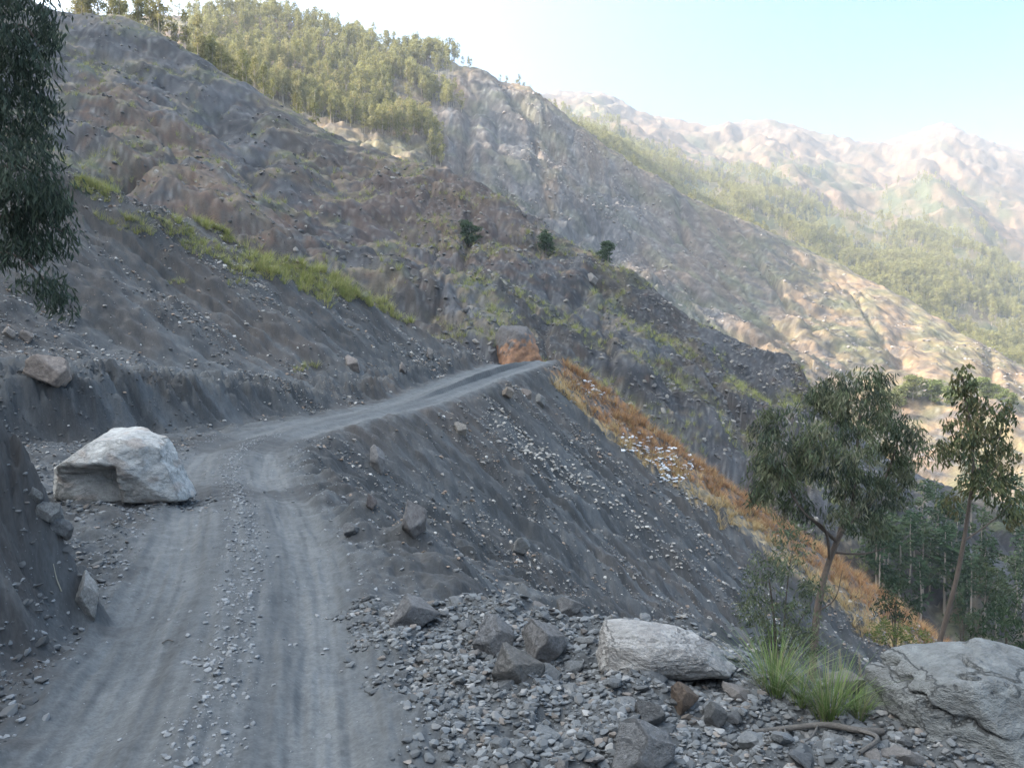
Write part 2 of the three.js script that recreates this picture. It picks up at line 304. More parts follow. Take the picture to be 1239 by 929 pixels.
function midColour(u, v, p, ny) {
  const f = fbm(p[0] * 0.045, p[1] * 0.06 + p[2] * 0.02, 4), g = fbm(p[0] * 0.2 + 5, p[1] * 0.25 + p[2] * 0.1, 4), grit = n2(p[0] * 0.9, p[1] * 1.1 + p[2] * 0.6), fine = n2(p[0] * 2.3, p[1] * 2.6 + p[2] * 1.4);
  let c = mix3([0.115, 0.112, 0.115], [0.05, 0.048, 0.05], sst(-0.45, 0.5, f + 0.25 * g));
  c = mix3(c, C.brown, sst(-0.2, 0.45, fbm(u * 9, v * 2.2 + 3, 3) + 0.3 * g));
  const steep = sst(0.9, 0.72, ny);
  const grass = sst(-0.02, 0.34, fbm(p[0] * 0.05 + 31, p[2] * 0.05 + p[1] * 0.03, 4) + 0.4 * g + 0.2 * grit) * (1 - 0.7 * steep);
  c = mix3(c, mix3(C.green, C.tan, clamp(0.5 + 0.9 * fbm(p[0] * 0.08, p[2] * 0.08, 3))), 0.8 * grass);
  const chute = Math.max(near2(p, survey(190, 140, 150), 12), near2(p, survey(235, 215, 125), 9), near2(p, survey(290, 250, 112), 9), near2(p, survey(130, 90, 165), 8));
  c = mix3(c, mix3(C.clay, C.rust, clamp(0.5 + g)), 0.7 * sst(0.2, 0.75, chute + 0.3 * g));
  c = mix3(c, C.rust, 0.4 * sst(0.25, 0.7, near2(p, survey(520, 260, 165), 26) + 0.4 * g));
  c = mix3(c, C.pale, 0.35 * sst(0.45, 0.8, grit) + 0.3 * sst(0.6, 0.9, fine));
  const k = 0.64 * (1 + 0.34 * fine + 0.22 * grit);
  return [c[0] * k, c[1] * k, c[2] * k];
}
put(new THREE.Mesh(meshLoft(mid, 520, 230, midColour, 9, (x) => x < 0.06 ? x * 0.23 / 0.06 : x > 0.96 ? 0.95 + (x - 0.96) / 0.04 * 0.05 : 0.23 + (x - 0.06) / 0.90 * 0.72), terrainMaterial(0.05)), 'hillside', { kind: 'structure', label: 'brown and grey hillside with old slide scars and sparse grass' });

// the high ridge with the great slide
const backCols = [
  column(-500, [[-60, 430], [0, 380], [60, 330], [120, 280], [200, 220]], 25, 80),
  column(-200, [[5, 430], [50, 380], [100, 330], [160, 280], [230, 220]], 25, 80),
  column(0, [[22, 440], [60, 390], [100, 340], [140, 290], [220, 230]], 25, 80),
  column(180, [[24, 460], [48, 410], [80, 350], [125, 295], [210, 238]], 25, 80),
  column(270, [[22, 475], [60, 410], [97, 350], [140, 296], [225, 236]], 25, 80),
  column(350, [[30, 482], [74, 412], [115, 350], [160, 296], [245, 235]], 25, 80),
  column(450, [[58, 482], [100, 412], [140, 348], [185, 292], [275, 230]], 25, 80),
  column(510, [[72, 480], [116, 415], [157, 352], [203, 296], [293, 232]], 25, 80),
  column(560, [[82, 476], [135, 412], [192, 352], [255, 296], [335, 236]], 30, 80),
  column(640, [[113, 470], [165, 410], [225, 355], [290, 300], [362, 240]], 34, 80),
  column(690, [[146, 470], [195, 412], [253, 358], [315, 304], [386, 244]], 34, 80),
  column(740, [[184, 475], [232, 420], [286, 365], [342, 310], [412, 250]], 34, 80),
  column(830, [[237, 490], [281, 430], [331, 375], [382, 320], [452, 260]], 30, 80),
  column(960, [[295, 540], [336, 470], [380, 400], [425, 335], [485, 265]], 22, 70),
  column(1080, [[353, 480], [385, 435], [420, 390], [460, 340], [530, 265]], 14, 60),
  column(1239, [[447, 400], [458, 370], [475, 335], [505, 295], [575, 240]], 8, 50),
  column(1450, [[540, 360], [550, 335], [565, 305], [595, 270], [660, 225]], 6, 50),
  column(1800, [[640, 320], [650, 300], [665, 275], [695, 245], [755, 205]], 6, 50),
];
const back = makeLoft(backCols, (u, v, p) => {
  const on = sst(0.27, 0.42, v), right = sst(0.74, 0.86, u);
  const g = ridged(u * 8 + 0.004 * p[1] + 0.25 * n2(p[0] * 0.012, p[2] * 0.012), v * 0.8 + 5, 3) - 1.05;
  return on * (-(3.2 - 0.4 * right) * g + 4 * fbm(p[0] * 0.011, p[2] * 0.012, 4)) + on * (-3.5 * sst(0.14, 0, Math.abs(n2(p[0] * 0.009 + 7, p[2] * 0.005))) - 1.8 * sst(0.16, 0, Math.abs(n2(p[0] * 0.025, p[2] * 0.012 + 4)))) + 1.4 * fbm(p[0] * 0.04, p[2] * 0.04, 4) + on * 0.7 * (ridged(p[0] * 0.09, p[2] * 0.07, 3) - 1) + 0.45 * fbm(p[0] * 0.23, p[2] * 0.23, 3);
});
function backColour(u, v, p, ny) {
  const f = fbm(p[0] * 0.018, p[1] * 0.03 + p[2] * 0.008, 4), g = fbm(p[0] * 0.09 + 5, p[1] * 0.12 + p[2] * 0.05, 4), grit = n2(p[0] * 0.4, p[1] * 0.4 + p[2] * 0.3);
  let c = mix3([0.135, 0.128, 0.125], [0.085, 0.08, 0.08], clamp(0.5 + f));
  c = mix3(c, [0.19, 0.14, 0.105], clamp(0.35 + 0.9 * fbm(u * 16, v * 2.0 + 3, 3)));
  const dry = Math.max(sst(0.70, 0.79, u), sst(0.46, 0.38, u), sst(0.36, 0.30, v));
  c = mix3(c, mix3([0.30, 0.195, 0.11], [0.21, 0.165, 0.08], clamp(0.45 + f)), dry * clamp(0.6 + 0.5 * g));
  c = mix3(c, [0.14, 0.15, 0.075], 0.6 * clamp(0.1 + fbm(p[0] * 0.03 + 31, p[2] * 0.03 + p[1] * 0.02, 4)) * (u < 0.7 ? 0.6 : 1));
  c = mix3(c, C.pale, 0.35 * sst(0.45, 0.8, grit));
  const k = 0.86 + 0.22 * grit + 0.22 * n2(p[0] * 0.9, p[1] * 0.9 + p[2] * 0.6) + 0.25 * g;
  return [c[0] * k, c[1] * k, c[2] * k];
}
put(new THREE.Mesh(meshLoft(back, 640, 250, backColour, 28), terrainMaterial(0.15)), 'ridge', { kind: 'structure', label: 'high ridge with a long shaded landslide face' });

// far mountains
const backCrest = (px) => { const a = [[300, 28, 480], [450, 58, 482], [560, 82, 476], [640, 113, 470], [740, 184, 475], [830, 237, 490], [960, 295, 540], [1080, 353, 480], [1239, 447, 400], [1450, 540, 360], [1800, 640, 320], [2400, 700, 320]]; for (let i = 1; i < a.length; i++) if (px <= a[i][0]) { const t = (px - a[i - 1][0]) / (a[i][0] - a[i - 1][0]); return [lerp(a[i - 1][1], a[i][1], t), lerp(a[i - 1][2], a[i][2], t)]; } return [700, 320]; };
const farCols = [[300, 130], [500, 132], [600, 128], [650, 122], [692, 118], [735, 121], [785, 138], [835, 155], [890, 155], [950, 150], [1000, 163], [1060, 177], [1100, 168], [1140, 156], [1190, 168], [1239, 183], [1350, 214], [1600, 260], [2300, 330]].map(([px, py], i) => {
  const [by, bd] = backCrest(px), foot = [by + 38, bd * 1.15], c = [];
  for (let k = 0; k < 6; k++) { const t = k / 5; c.push([lerp(py, foot[0], Math.pow(t, 1.12)), 1600 * Math.pow(foot[1] / 1600, t)]); }
  return column(px, c, 60, 200);
});
const far = makeLoft(farCols, (u, v, p) => {
  const on = sst(0.2, 0.33, v);
  return on * (-12 * (ridged(p[0] * 0.005 + 0.3 * v + 0.3 * n2(p[0] * 0.004, p[2] * 0.004), p[2] * 0.0028 + 2, 3) - 1.1)) * sst(0.95, 0.55, v) + 9 * fbm(p[0] * 0.008, p[2] * 0.007, 4) + 0.9 * fbm(p[0] * 0.06, p[2] * 0.05, 3);
});
function farColour(u, v, p, ny) {
  const f = fbm(p[0] * 0.006, p[2] * 0.004, 4), g = fbm(p[0] * 0.03, p[2] * 0.02, 4);
  let c = mix3([0.20, 0.128, 0.078], [0.10, 0.072, 0.05], sst(-0.5, 0.5, g + 0.4 * n2(p[0] * 0.09, p[2] * 0.07)));
  return mix3(c, [0.085, 0.09, 0.04], clamp(sst(0.36, 0.58, v + 0.16 * f) * (0.8 + 0.5 * g)));
}
put(new THREE.Mesh(meshLoft(far, 420, 190, farColour, 120), terrainMaterial(0.6)), 'mountain', { kind: 'structure', label: 'far pale mountain range above the wooded valley' });

// valley floor under everything
{
  const g = new THREE.PlaneGeometry(5200, 5200, 8, 8).rotateX(-Math.PI / 2);
  const m = new THREE.MeshStandardMaterial({ color: new THREE.Color(0.12, 0.12, 0.08), roughness: 1 });
  const o = put(new THREE.Mesh(g, m), 'terrain', { kind: 'structure', label: 'valley floor far below the road' }); o.position.y = -170;
}
//@@OBJECTS
// ------------------------------------------------------------------ where a sight line meets the near ground
function pick(px, py, from = 3.5) { for (let D = from; D < 95; D *= 1.004) { const p = survey(px, py, D); if (p[1] < groundY(p[0], D)) return [p[0], groundY(p[0], D), D]; } return null; }
const metres = (px, D) => px * D / F;
function pickLoft(loft, px, py, u0 = 0, u1 = 1, v0 = 0.3, v1 = 0.95) { let best = 1e9, bp = null; for (let i = 0; i <= 160; i++) for (let j = 0; j <= 60; j++) { const p = loft.at(lerp(u0, u1, i / 160), lerp(v0, v1, j / 60)); const q = project(p), e = (q[0] - px) ** 2 + (q[1] - py) ** 2; if (e < best) { best = e; bp = p; } } return bp; }
function project(p) { const c = Math.cos(PITCH), s = Math.sin(PITCH), y = p[1] - EYE, f = p[2] * c + y * s, u = y * c - p[2] * s; return [W / 2 + F * p[0] / f, HGT / 2 - F * u / f]; }

// ------------------------------------------------------------------ stones
// a block bounded by broken planes, edges slightly worn, surface pitted
function rockGeometry(seed, detail, planes, noise = 0.03, worn = 14, ledges = 0, carve = null) {
  const r = mulberry(seed), g0 = new THREE.IcosahedronGeometry(1, detail); g0.deleteAttribute('normal'); g0.deleteAttribute('uv');
  const g = mergeVertices(g0, 1e-4), P = g.attributes.position, v = new THREE.Vector3(), ox = r() * 90;
  const N = planes.map(([x, y, z, h]) => { const n = new THREE.Vector3(x, y, z).normalize(); return [n, h]; });
  for (let i = 0; i < P.count; i++) {
    v.fromBufferAttribute(P, i).normalize(); let acc = 0;
    for (const [n, h] of N) { const k = n.dot(v) / h; if (k > 0) acc += Math.pow(k, worn); }
    let rad = Math.pow(Math.max(acc, 1e-9), -1 / worn);
    const q = 2.2; rad *= 1 + noise * (n3(v.x * q + ox, v.y * q, v.z * q) + 0.6 * n3(v.x * 5 + ox, v.y * 5, v.z * 5) + 0.35 * n3(v.x * 13 + ox, v.y * 13, v.z * 13));
    if (ledges) { const hgt = rad * (v.y + 0.25 * v.x + 0.18 * v.z) * ledges + 0.25 * n3(v.x * 2 + ox, v.y * 2, v.z * 2), fr = hgt - Math.floor(hgt); rad *= 1 - 0.10 * sst(0.2, 0.0, fr) * sst(0.35, -0.25, v.x) - 0.035 * sst(0.8, 1.0, fr); }
    if (carve) rad *= 1 - carve(v.x * rad, v.y * rad, v.z * rad);
    P.setXYZ(i, v.x * rad, v.y * rad, v.z * rad);
  }
  g.computeVertexNormals();
  return g;
}
function randomPlanes(r, n, flat = 1) { const a = []; for (let i = 0; i < n; i++) { const z = 1 - 2 * (i + 0.5) / n, f = i * 2.39996 + r() * 0.9, k = Math.sqrt(1 - z * z); a.push([k * Math.cos(f), (z + (r() - 0.5) * 0.4) * (1 / flat) * 0.8, k * Math.sin(f), (0.72 + 0.3 * r()) * (Math.abs(z) > 0.6 ? flat : 1)]); } return a; }
function withUV(g, k) { const P = g.attributes.position, N = g.attributes.normal, u = []; for (let i = 0; i < P.count; i++) { const ax = Math.abs(N.getX(i)), ay = Math.abs(N.getY(i)), az = Math.abs(N.getZ(i)); if (ay >= ax && ay >= az) u.push(P.getX(i) * k, P.getZ(i) * k); else if (ax > az) u.push(P.getZ(i) * k, P.getY(i) * k); else u.push(P.getX(i) * k, P.getY(i) * k); } g.setAttribute('uv', new THREE.Float32BufferAttribute(u, 2)); return g; }
function tint(g, fn) { const P = g.attributes.position, N = g.attributes.normal, c = []; for (let i = 0; i < P.count; i++) c.push(...fn(P.getX(i), P.getY(i), P.getZ(i), N.getX(i), N.getY(i), N.getZ(i))); g.setAttribute('color', new THREE.Float32BufferAttribute(c, 3)); return g; }
const boulderMat = new THREE.MeshStandardMaterial({ vertexColors: true, map: rockMap, bumpMap: rockBump, bumpScale: 0.012, roughness: 0.93 });
const stoneMats = [[0.15, 0.154, 0.154], [0.12, 0.123, 0.124], [0.175, 0.175, 0.17], [0.09, 0.092, 0.093], [0.155, 0.14, 0.128]].map((c) => new THREE.MeshStandardMaterial({ color: new THREE.Color(...c), map: rockMap, bumpMap: rockBump, bumpScale: 0.004, roughness: 0.95 }));
function boulder(name, label, P, size, turn, geo, colour, sink = 0.1, category = 'boulder', group) {
  const c = colour || [0.3, 0.29, 0.27];
  if (!geo.attributes.uv) withUV(geo, 0.7);
  if (!geo.attributes.color) { tint(geo, (x, y, z) => { const f = 0.5 + 0.35 * n3(x * 2.1, y * 2.1 + size[0], z * 2.1) + 0.2 * n3(x * 7, y * 7, z * 7); return mix3(c, [c[0] * 0.62, c[1] * 0.6, c[2] * 0.6], clamp(f)); }); }
  const m = new THREE.Mesh(geo, boulderMat);
  m.scale.set(size[0] / 2, size[1] / 2, size[2] / 2); m.rotation.y = turn;
  m.position.set(P[0], P[1] + size[1] * (0.5 - sink), -P[2]);
  return put(m, name, { label, category, ...(group ? { group } : {}) });
}
{ // the big block at the roadside: pale top slab, two dark fresh faces below its left edge
  const g = rockGeometry(11, 34, [[-0.22, 1, 0.16, 0.80], [0.42, 0.9, 0.2, 0.86], [0.97, 0.26, 0.12, 0.86], [0.5, 0.12, 0.85, 0.80], [-0.15, -0.42, 0.9, 0.62], [-0.55, -0.35, 0.75, 0.72], [-0.3, 0.62, 0.72, 0.80], [-0.72, 0.7, 0.1, 0.76], [-0.95, 0.05, 0.3, 0.97], [0, 0.1, -1, 0.9], [0.6, 0.3, -0.7, 0.85], [0, -1, 0, 0.8], [0.15, 0.3, 0.95, 0.80]], 0.026, 44, 0, (x, y, z) => { const w = 0.05 * n3(x * 4, y * 4, z * 4); return 0.62 * sst(0.05, -0.07, y - 0.10 - 0.10 * (x + 0.4) + w) * sst(0.14, 0.04, x + w) * sst(-0.86, -0.7, x + w) * sst(0.1, 0.3, z); });
  withUV(g, 0.8);
  tint(g, (x, y, z) => { const f = 0.5 + 0.4 * n3(x * 2.3, y * 2.3, z * 2.3), rusty = sst(0.3, 0.7, n3(x * 2.4 + 4, y * 2.4, z * 2.4)); let c = mix3([0.48, 0.465, 0.435], [0.34, 0.33, 0.305], clamp(f)); c = mix3(c, [0.24, 0.15, 0.10], 0.35 * rusty); const crack = sst(0.05, 0.0, Math.abs(n3(x * 1.7 + 3, y * 0.8, z * 1.7))); return mix3(c, [0.15, 0.145, 0.14], 0.5 * crack); });
  const P = pick(146, 603);
  boulder('boulder', 'large pale angular boulder with two dark broken faces, standing at the roadside', P, [metres(146, P[2]), metres(100, P[2]), metres(118, P[2])], 0.12, g, null, 0.13);
}
{
  const P = pick(797, 818);
  boulder('boulder', 'long pale rounded boulder lying at the rim beside the rubble spill', [P[0], P[1], P[2] + 0.12], [metres(146, P[2]), metres(70, P[2]), metres(100, P[2])], -0.25, rockGeometry(23, 30, [[0.1, 1, 0.05, 0.8], [-0.35, 0.8, 0.5, 0.78], [0.55, 0.75, 0.2, 0.66], [0.9, 0.4, 0.1, 0.85], [-1, 0.1, 0.2, 0.9], [-0.4, 0.1, 0.9, 0.8], [0.45, 0.05, 0.9, 0.72], [0.3, -0.5, 0.8, 0.75], [0, 0.2, -1, 0.85], [0, -1, 0, 0.8], [0.15, 0.62, 0.75, 0.74]], 0.03, 11), [0.37, 0.355, 0.33], 0.2);
}
{ // layered sandstone
  const P = pick(1165, 912);
  boulder('boulder', 'grey layered sandstone boulder with ledges beside the grass tufts', [P[0] + 0.27, P[1], P[2] + 0.3], [metres(215, P[2]), metres(134, P[2]), metres(165, P[2])], -0.2, rockGeometry(37, 40, [[-0.35, 0.95, 0.2, 0.82], [0.35, 0.85, 0.3, 0.78], [0.75, 0.6, 0.3, 0.84], [-0.85, 0.5, 0.3, 0.88], [-0.5, 0.06, 0.85, 0.80], [0.35, 0.4, 0.85, 0.74], [1, 0, 0, 1.0], [0, 0.2, -1, 0.9], [-0.95, -0.08, 0.3, 0.92], [0, -1, 0, 0.9]], 0.016, 26, 1.3), [0.21, 0.217, 0.208], 0.24);
}
// the named rocks along the spill
for (const [px, py, w, h, dep, seed, col, label, turn] of [
  [501, 757, 46, 36, 40, 41, [0.22, 0.215, 0.21], 'squared grey block with a dark face at the road edge of the spill', 0.5],
  [600, 788, 46, 34, 40, 42, [0.2, 0.2, 0.2], 'smooth grey slab leaning in the rubble beside a pinkish stone', 0.2],
  [647, 788, 26, 30, 24, 43, [0.29, 0.245, 0.225], 'small pinkish upright stone between two grey rocks', 0.1],
  [660, 797, 54, 44, 40, 44, [0.21, 0.2, 0.19], 'notched grey rock with a dark hollow under its top', 0.9],
  [622, 826, 54, 44, 48, 45, [0.17, 0.16, 0.145], 'rough brownish rock on the crest of the rubble', 0.3],
  [779, 927, 72, 52, 60, 46, [0.19, 0.19, 0.188], 'wide grey pyramid shaped rock in the rubble', 0.4],
  [828, 860, 30, 30, 26, 47, [0.2, 0.145, 0.105], 'rusty brown stone beside a dark earth clod', 0.7],
  [866, 878, 28, 28, 26, 48, [0.16, 0.16, 0.155], 'upright grey stone next to the fallen branch', 0.2],
  [785, 872, 40, 26, 34, 49, [0.15, 0.15, 0.148], 'flat topped dark stone in front of the long boulder', 1.2],
  [690, 742, 30, 20, 24, 55, [0.18, 0.175, 0.17], 'grey rock half buried at the foot of the bank', 0.6],
]) { const P = pick(px, py, 4); const g = rockGeometry(seed, 12, randomPlanes(mulberry(seed * 7), 9, 0.9), 0.03, 46); boulder('rock', label, P, [metres(w, P[2]), metres(h, P[2]) * 1.15, metres(dep, P[2])], turn, g, col, 0.16, 'rock'); }
// rocks on the slopes
for (const [px, py, w, h, seed, col, label] of [
  [500, 648, 34, 40, 61, [0.27, 0.25, 0.235], 'split pinkish rock stuck in the dark bank below the road bend'],
  [456, 570, 18, 24, 62, [0.25, 0.24, 0.23], 'narrow pale rock near the top of the dark bank'],
  [449, 618, 12, 16, 63, [0.27, 0.235, 0.22], 'small pinkish rock on the upper bank by the wheel track'],
  [425, 645, 22, 12, 64, [0.24, 0.24, 0.235], 'flat pale rock on the soft shoulder of the bend'],
  [632, 670, 22, 18, 65, [0.2, 0.2, 0.19], 'round grey rock half way down the dark bank'],
  [558, 525, 14, 13, 66, [0.33, 0.3, 0.26], 'cream rock just below the far stretch of road'],
  [614, 480, 15, 12, 67, [0.3, 0.25, 0.2], 'tan rock below the road near its far turn'],
  [636, 481, 14, 11, 68, [0.24, 0.2, 0.17], 'brown rock under the far turn of the road'],
  [654, 490, 12, 12, 69, [0.2, 0.2, 0.19], 'dark grey rock below the far turn of the road'],
  [61, 460, 40, 27, 70, [0.34, 0.28, 0.235], 'tan angular boulder on the bench above the cut bank'],
  [10, 411, 12, 10, 71, [0.33, 0.29, 0.25], 'small pale rock in a row above the bench'],
  [33, 412, 14, 11, 72, [0.33, 0.28, 0.24], 'largest rock of the short row above the bench'],
  [427, 446, 16, 14, 73, [0.32, 0.28, 0.25], 'pale rock on the scree above the road'],
  [487, 450, 9, 10, 74, [0.31, 0.27, 0.24], 'pale rock in the cut above the far stretch of road'],
  [520, 435, 8, 11, 75, [0.29, 0.26, 0.23], 'pale rock on the steep cut under the grassy crest'],
  [104, 738, 24, 40, 76, [0.46, 0.45, 0.42], 'pale wedge of rock jutting from the near earth bank'],
  [62, 628, 26, 20, 77, [0.3, 0.3, 0.285], 'pale rock at the foot of the earth bank by the large boulder'],
  [42, 604, 14, 12, 78, [0.3, 0.3, 0.285], 'small pale stone on the earth bank by the large boulder'],
  [74, 655, 26, 22, 79, [0.24, 0.24, 0.235], 'rounded grey rock beside the wheel track at the bank'],
]) { const P = pick(px, py, 5); if (!P) continue; boulder('rock', label, P, [metres(w, P[2]), metres(h, P[2]) * 1.2, metres(w, P[2])], (seed * 1.7) % 3, rockGeometry(seed, 9, randomPlanes(mulberry(seed * 5), 8, 0.95), 0.035, 46), col, 0.2, 'rock'); }
{ // ochre outcrop beyond the turn
  const P = pickLoft(mid, 630, 440, 0.4, 0.75, 0.55, 1);
  const g = rockGeometry(83, 26, [[0, 1, 0.2, 0.9], [0.7, 0.6, 0.4, 0.75], [-0.8, 0.5, 0.3, 0.8], [0.1, 0.25, 1, 0.7], [1, 0, 0.1, 0.85], [-1, 0, 0, 0.9], [0, 0, -1, 1], [0, -1, 0, 1]], 0.05, 16);
  withUV(g, 1.4); tint(g, (x, y, z, nx, ny, nz) => mix3(mix3([0.34, 0.18, 0.095], [0.24, 0.125, 0.07], clamp(0.5 + n3(x * 2, y * 5, z * 2))), [0.11, 0.1, 0.095], clamp(sst(0.35, 0.7, y + 0.3 * x * -1 + 0.3 * n3(x * 3, y * 3, z * 3)))));
  const s = metres(46, P[2]); boulder('outcrop', 'rusty orange rock outcrop standing behind the far turn of the road', P, [s * 1.2, s * 1.5, s * 1.2], 0.3, g, null, 0.36, 'outcrop');
  const Q = pickLoft(mid, 718, 342, 0.4, 0.8); boulder('rock', 'pale boulder alone on the brown slope below the three bushes', Q, [1.7, 1.8, 1.6], 0.3, rockGeometry(84, 10, randomPlanes(mulberry(3), 7), 0.05, 40), [0.24, 0.22, 0.2], 0.15, 'boulder');
}
// plates and chips of shale
const chipGeos = []; for (let i = 0; i < 8; i++) { const r = mulberry(300 + i), g = toCreasedNormals(rockGeometry(310 + i, 3, randomPlanes(r, 9, 0.62 + 0.2 * (i % 3)), 0.03, 30), 0.5); g.scale(1, 0.38 + 0.11 * (i % 4), 0.72 + 0.1 * (i % 3)); chipGeos.push(withUV(g, 0.6)); }
const tinyGeos = []; for (let i = 0; i < 5; i++) { const g = rockGeometry(410 + i, 0, randomPlanes(mulberry(400 + i), 7, 0.8), 0.12, 24).toNonIndexed(); g.computeVertexNormals(); g.scale(1, 0.62, 0.8); tinyGeos.push(g); }
// density of the rubble spill beside the wheel tracks
function spillAt(x, d) { const c = roadCoord(x, d); if (c.s < 0.7 || d > 8.6 || d < 3.6) return 0; const e = edgeR(c.t); const th = lerp(1.15, 0.7, clamp((d - 5) / 3)); return sst(th, th + 0.5, c.s + 0.25 * n2(x * 1.4, d * 1.4)) * sst(e + 0.35, e - 0.2, c.s) * sst(8.5, 7.4, d); }
{
  const chosen = []; let guard = 0;
  while (chosen.length < 290 && guard++ < 60000) {
    const d = R(4.3, 8.2), x = R(-2.2, 3.4); if (rnd() > spillAt(x, d)) continue;
    const [px, py] = project([x, 0, d]); if (px > 1120 || py > 960) continue;
    const size = 0.055 + 0.14 * Math.pow(rnd(), 2.8) * (0.6 + 0.5 * sst(-0.5, 1.2, x));
    if (chosen.some((q) => Math.hypot(q[0] - x, q[1] - d) < (q[2] + size) * 0.5)) continue;
    chosen.push([x, d, size]);
  }
  for (const [x, d, size] of chosen) {
    const m = new THREE.Mesh(chipGeos[Math.floor(rnd() * 8)], stoneMats[Math.floor(Math.pow(rnd(), 1.3) * 5)]);
    m.scale.setScalar(size * 0.5 * 1.15); m.rotation.set(R(-0.4, 0.4), R(0, 6.28), R(-0.4, 0.4)); m.position.set(x, groundY(x, d) + size * 0.14, -d);
    put(m, 'stone', { label: 'loose angular grey stone in the rubble spill beside the wheel track', category: 'stone', group: 'loose stones of the rubble spill' });
  }
}
function scatter(name, label, geo, mat, items) { // items: [x, y, ahead, size, rgb]
  const im = new THREE.InstancedMesh(geo, mat, items.length), o = new THREE.Object3D(), c = new THREE.Color();
  items.forEach(([x, y, d, s, col, lean], i) => { o.position.set(x, y, -d); o.rotation.set(R(-0.5, 0.5) * (lean ?? 1), R(0, 6.28), R(-0.5, 0.5) * (lean ?? 1)); if (Array.isArray(s)) o.scale.set(...s); else o.scale.setScalar(s); o.updateMatrix(); im.setMatrixAt(i, o.matrix); im.setColorAt(i, c.setRGB(...col)); });
  im.castShadow = im.receiveShadow = true;
  return put(im, name, { kind: 'stuff', label });
}
const gravelMat = new THREE.MeshStandardMaterial({ color: 0xffffff, roughness: 0.95 });
{
  const buckets = tinyGeos.map(() => []), big = chipGeos.slice(0, 4).map(() => []);
  const greys = () => { const k = R(0.55, 1.3), w = rnd(); return w < 0.8 ? [0.122 * k, 0.126 * k, 0.127 * k] : w < 0.93 ? [0.2 * k, 0.195 * k, 0.187 * k] : [0.16 * k, 0.138 * k, 0.12 * k]; };
  const add = (x, d, s, c = greys(), up = 0.15) => { const b = s > 0.045 && d < 14 ? big : buckets; b[Math.floor(rnd() * b.length)].push([x, groundY(x, d) + s * up, d, s * 0.5, c]); };
  for (let k = 0, n = 0; n < 26000 && k < 400000; k++) { const d = R(3.8, 8.6), x = R(-2.6, 3.8); if (rnd() < spillAt(x, d)) { add(x, d, 0.01 + 0.065 * Math.pow(rnd(), 3)); n++; } }
  for (let k = 0; k < 9500; k++) { // crown between the tracks, and the loose edges of the road
    const t = lerp(T(3.5), T(24), Math.pow(rnd(), 1.3)), i = Math.min(roadLen.length - 2, roadLen.findIndex((l) => l > t)), a = roadPts[Math.max(0, i - 1)], b = roadPts[i], L = Math.hypot(b.x - a.x, b.z - a.z), w = rnd();
    const s = w < 0.42 ? 0.2 * (rnd() + rnd() + rnd() - 1.5) * 1.3 : w < 0.7 ? R(-1.75, -1.2) : w < 0.92 ? R(1.15, 1.8) : R(-1.2, 1.2);
    const fr = rnd(), x = lerp(a.x, b.x, fr) + (b.z - a.z) / L * s, d = lerp(a.z, b.z, fr) - (b.x - a.x) / L * s; if (d < 3.6) continue;
    { const f = R(0.85, 1.35); add(x, d, 0.007 + 0.05 * Math.pow(rnd(), 5), [0.175 * f, 0.178 * f, 0.178 * f]); }
  }
  for (let k = 0; k < 9000; k++) { const d = R(3.8, 22), s = R(-7, -1.3), x = -1.84 - (d - 5) * 0.29 + s; add(x, d, 0.012 + 0.06 * Math.pow(rnd(), 4) * (d > 10 ? 1.5 : 1)); }
  for (let k = 0, n = 0; n < 60000 && k < 420000; k++) { // both slopes
    const d = 7 + 56 * Math.pow(rnd(), 0.75), x = R(-0.62, 0.62) * d * 1.05; const c = roadCoord(x, d); if (Math.abs(c.s) < 1.7) continue; if (behindCrest(x, d) > 1) continue;
    if (rnd() > 0.06 + 1.5 * clamp(fbm(c.t * 0.22, c.s * 0.07, 3) + 0.45 * fbm(x * 0.3, d * 0.3, 3) - 0.05)) continue; n++;
    const w = clamp(rnd() + (c.s < 0 ? 0.08 : 0)), f = R(0.8, 1.25), col = w < 0.62 ? [0.11 * f, 0.11 * f, 0.108 * f] : w < 0.8 ? [0.22 * f, 0.2 * f, 0.175 * f] : w < 0.93 ? [0.22 * f, 0.165 * f, 0.125 * f] : [0.36 * f, 0.34 * f, 0.31 * f];
    add(x, d, 0.012 + 0.0009 * d + (0.02 + 0.0038 * d) * Math.pow(rnd(), 6), col);
  }
  for (let k = 0; k < 700; k++) { // pale bands of fallen stone down the far bank
    const band = Math.floor(rnd() * 2.25), [qx, qy, ex, ey] = [[590, 500, 700, 590], [690, 560, 830, 690], [560, 620, 690, 720]][band], u = rnd(), P = pick(lerp(qx, ex, u) + R(-30, 30) * R(0.2, 1), lerp(qy, ey, u) + R(-20, 20) * R(0.2, 1), 9); if (!P) continue;
    const f = R(0.8, 1.2); add(P[0], P[2], (0.05 + 0.26 * Math.pow(rnd(), 3.4)) * P[2] / 48, [0.32 * f, 0.295 * f, 0.26 * f]);
  }
  { const B = pick(146, 603); for (let k = 0; k < 900; k++) { const a = R(0, 6.28), r = R(0.75, 1.0) + 0.5 * Math.pow(rnd(), 2); add(B[0] + Math.cos(a) * r * 1.05, B[2] + Math.sin(a) * r * 0.8, 0.012 + 0.09 * Math.pow(rnd(), 4)); } }
  for (let k = 0, n = 0; n < 5200 && k < 60000; k++) { // clods and stones on the near cut bank
    const d = R(3.6, 27), x = -1.84 - (d - 5) * 0.29 - R(1.2, 9), c = roadCoord(x, d), q = -c.s - flatL(c.t); if (q < -0.25 || q > bankW(c.t) + 0.6) continue; n++;
    const f = R(0.7, 1.5); add(x, d, 0.02 + 0.10 * Math.pow(rnd(), 3.5), [0.075 * f, 0.074 * f, 0.072 * f], 0.1);
  }
  buckets.forEach((b, i) => scatter('gravel', 'loose gravel and chips strewn over road and slopes', tinyGeos[i], gravelMat, b));
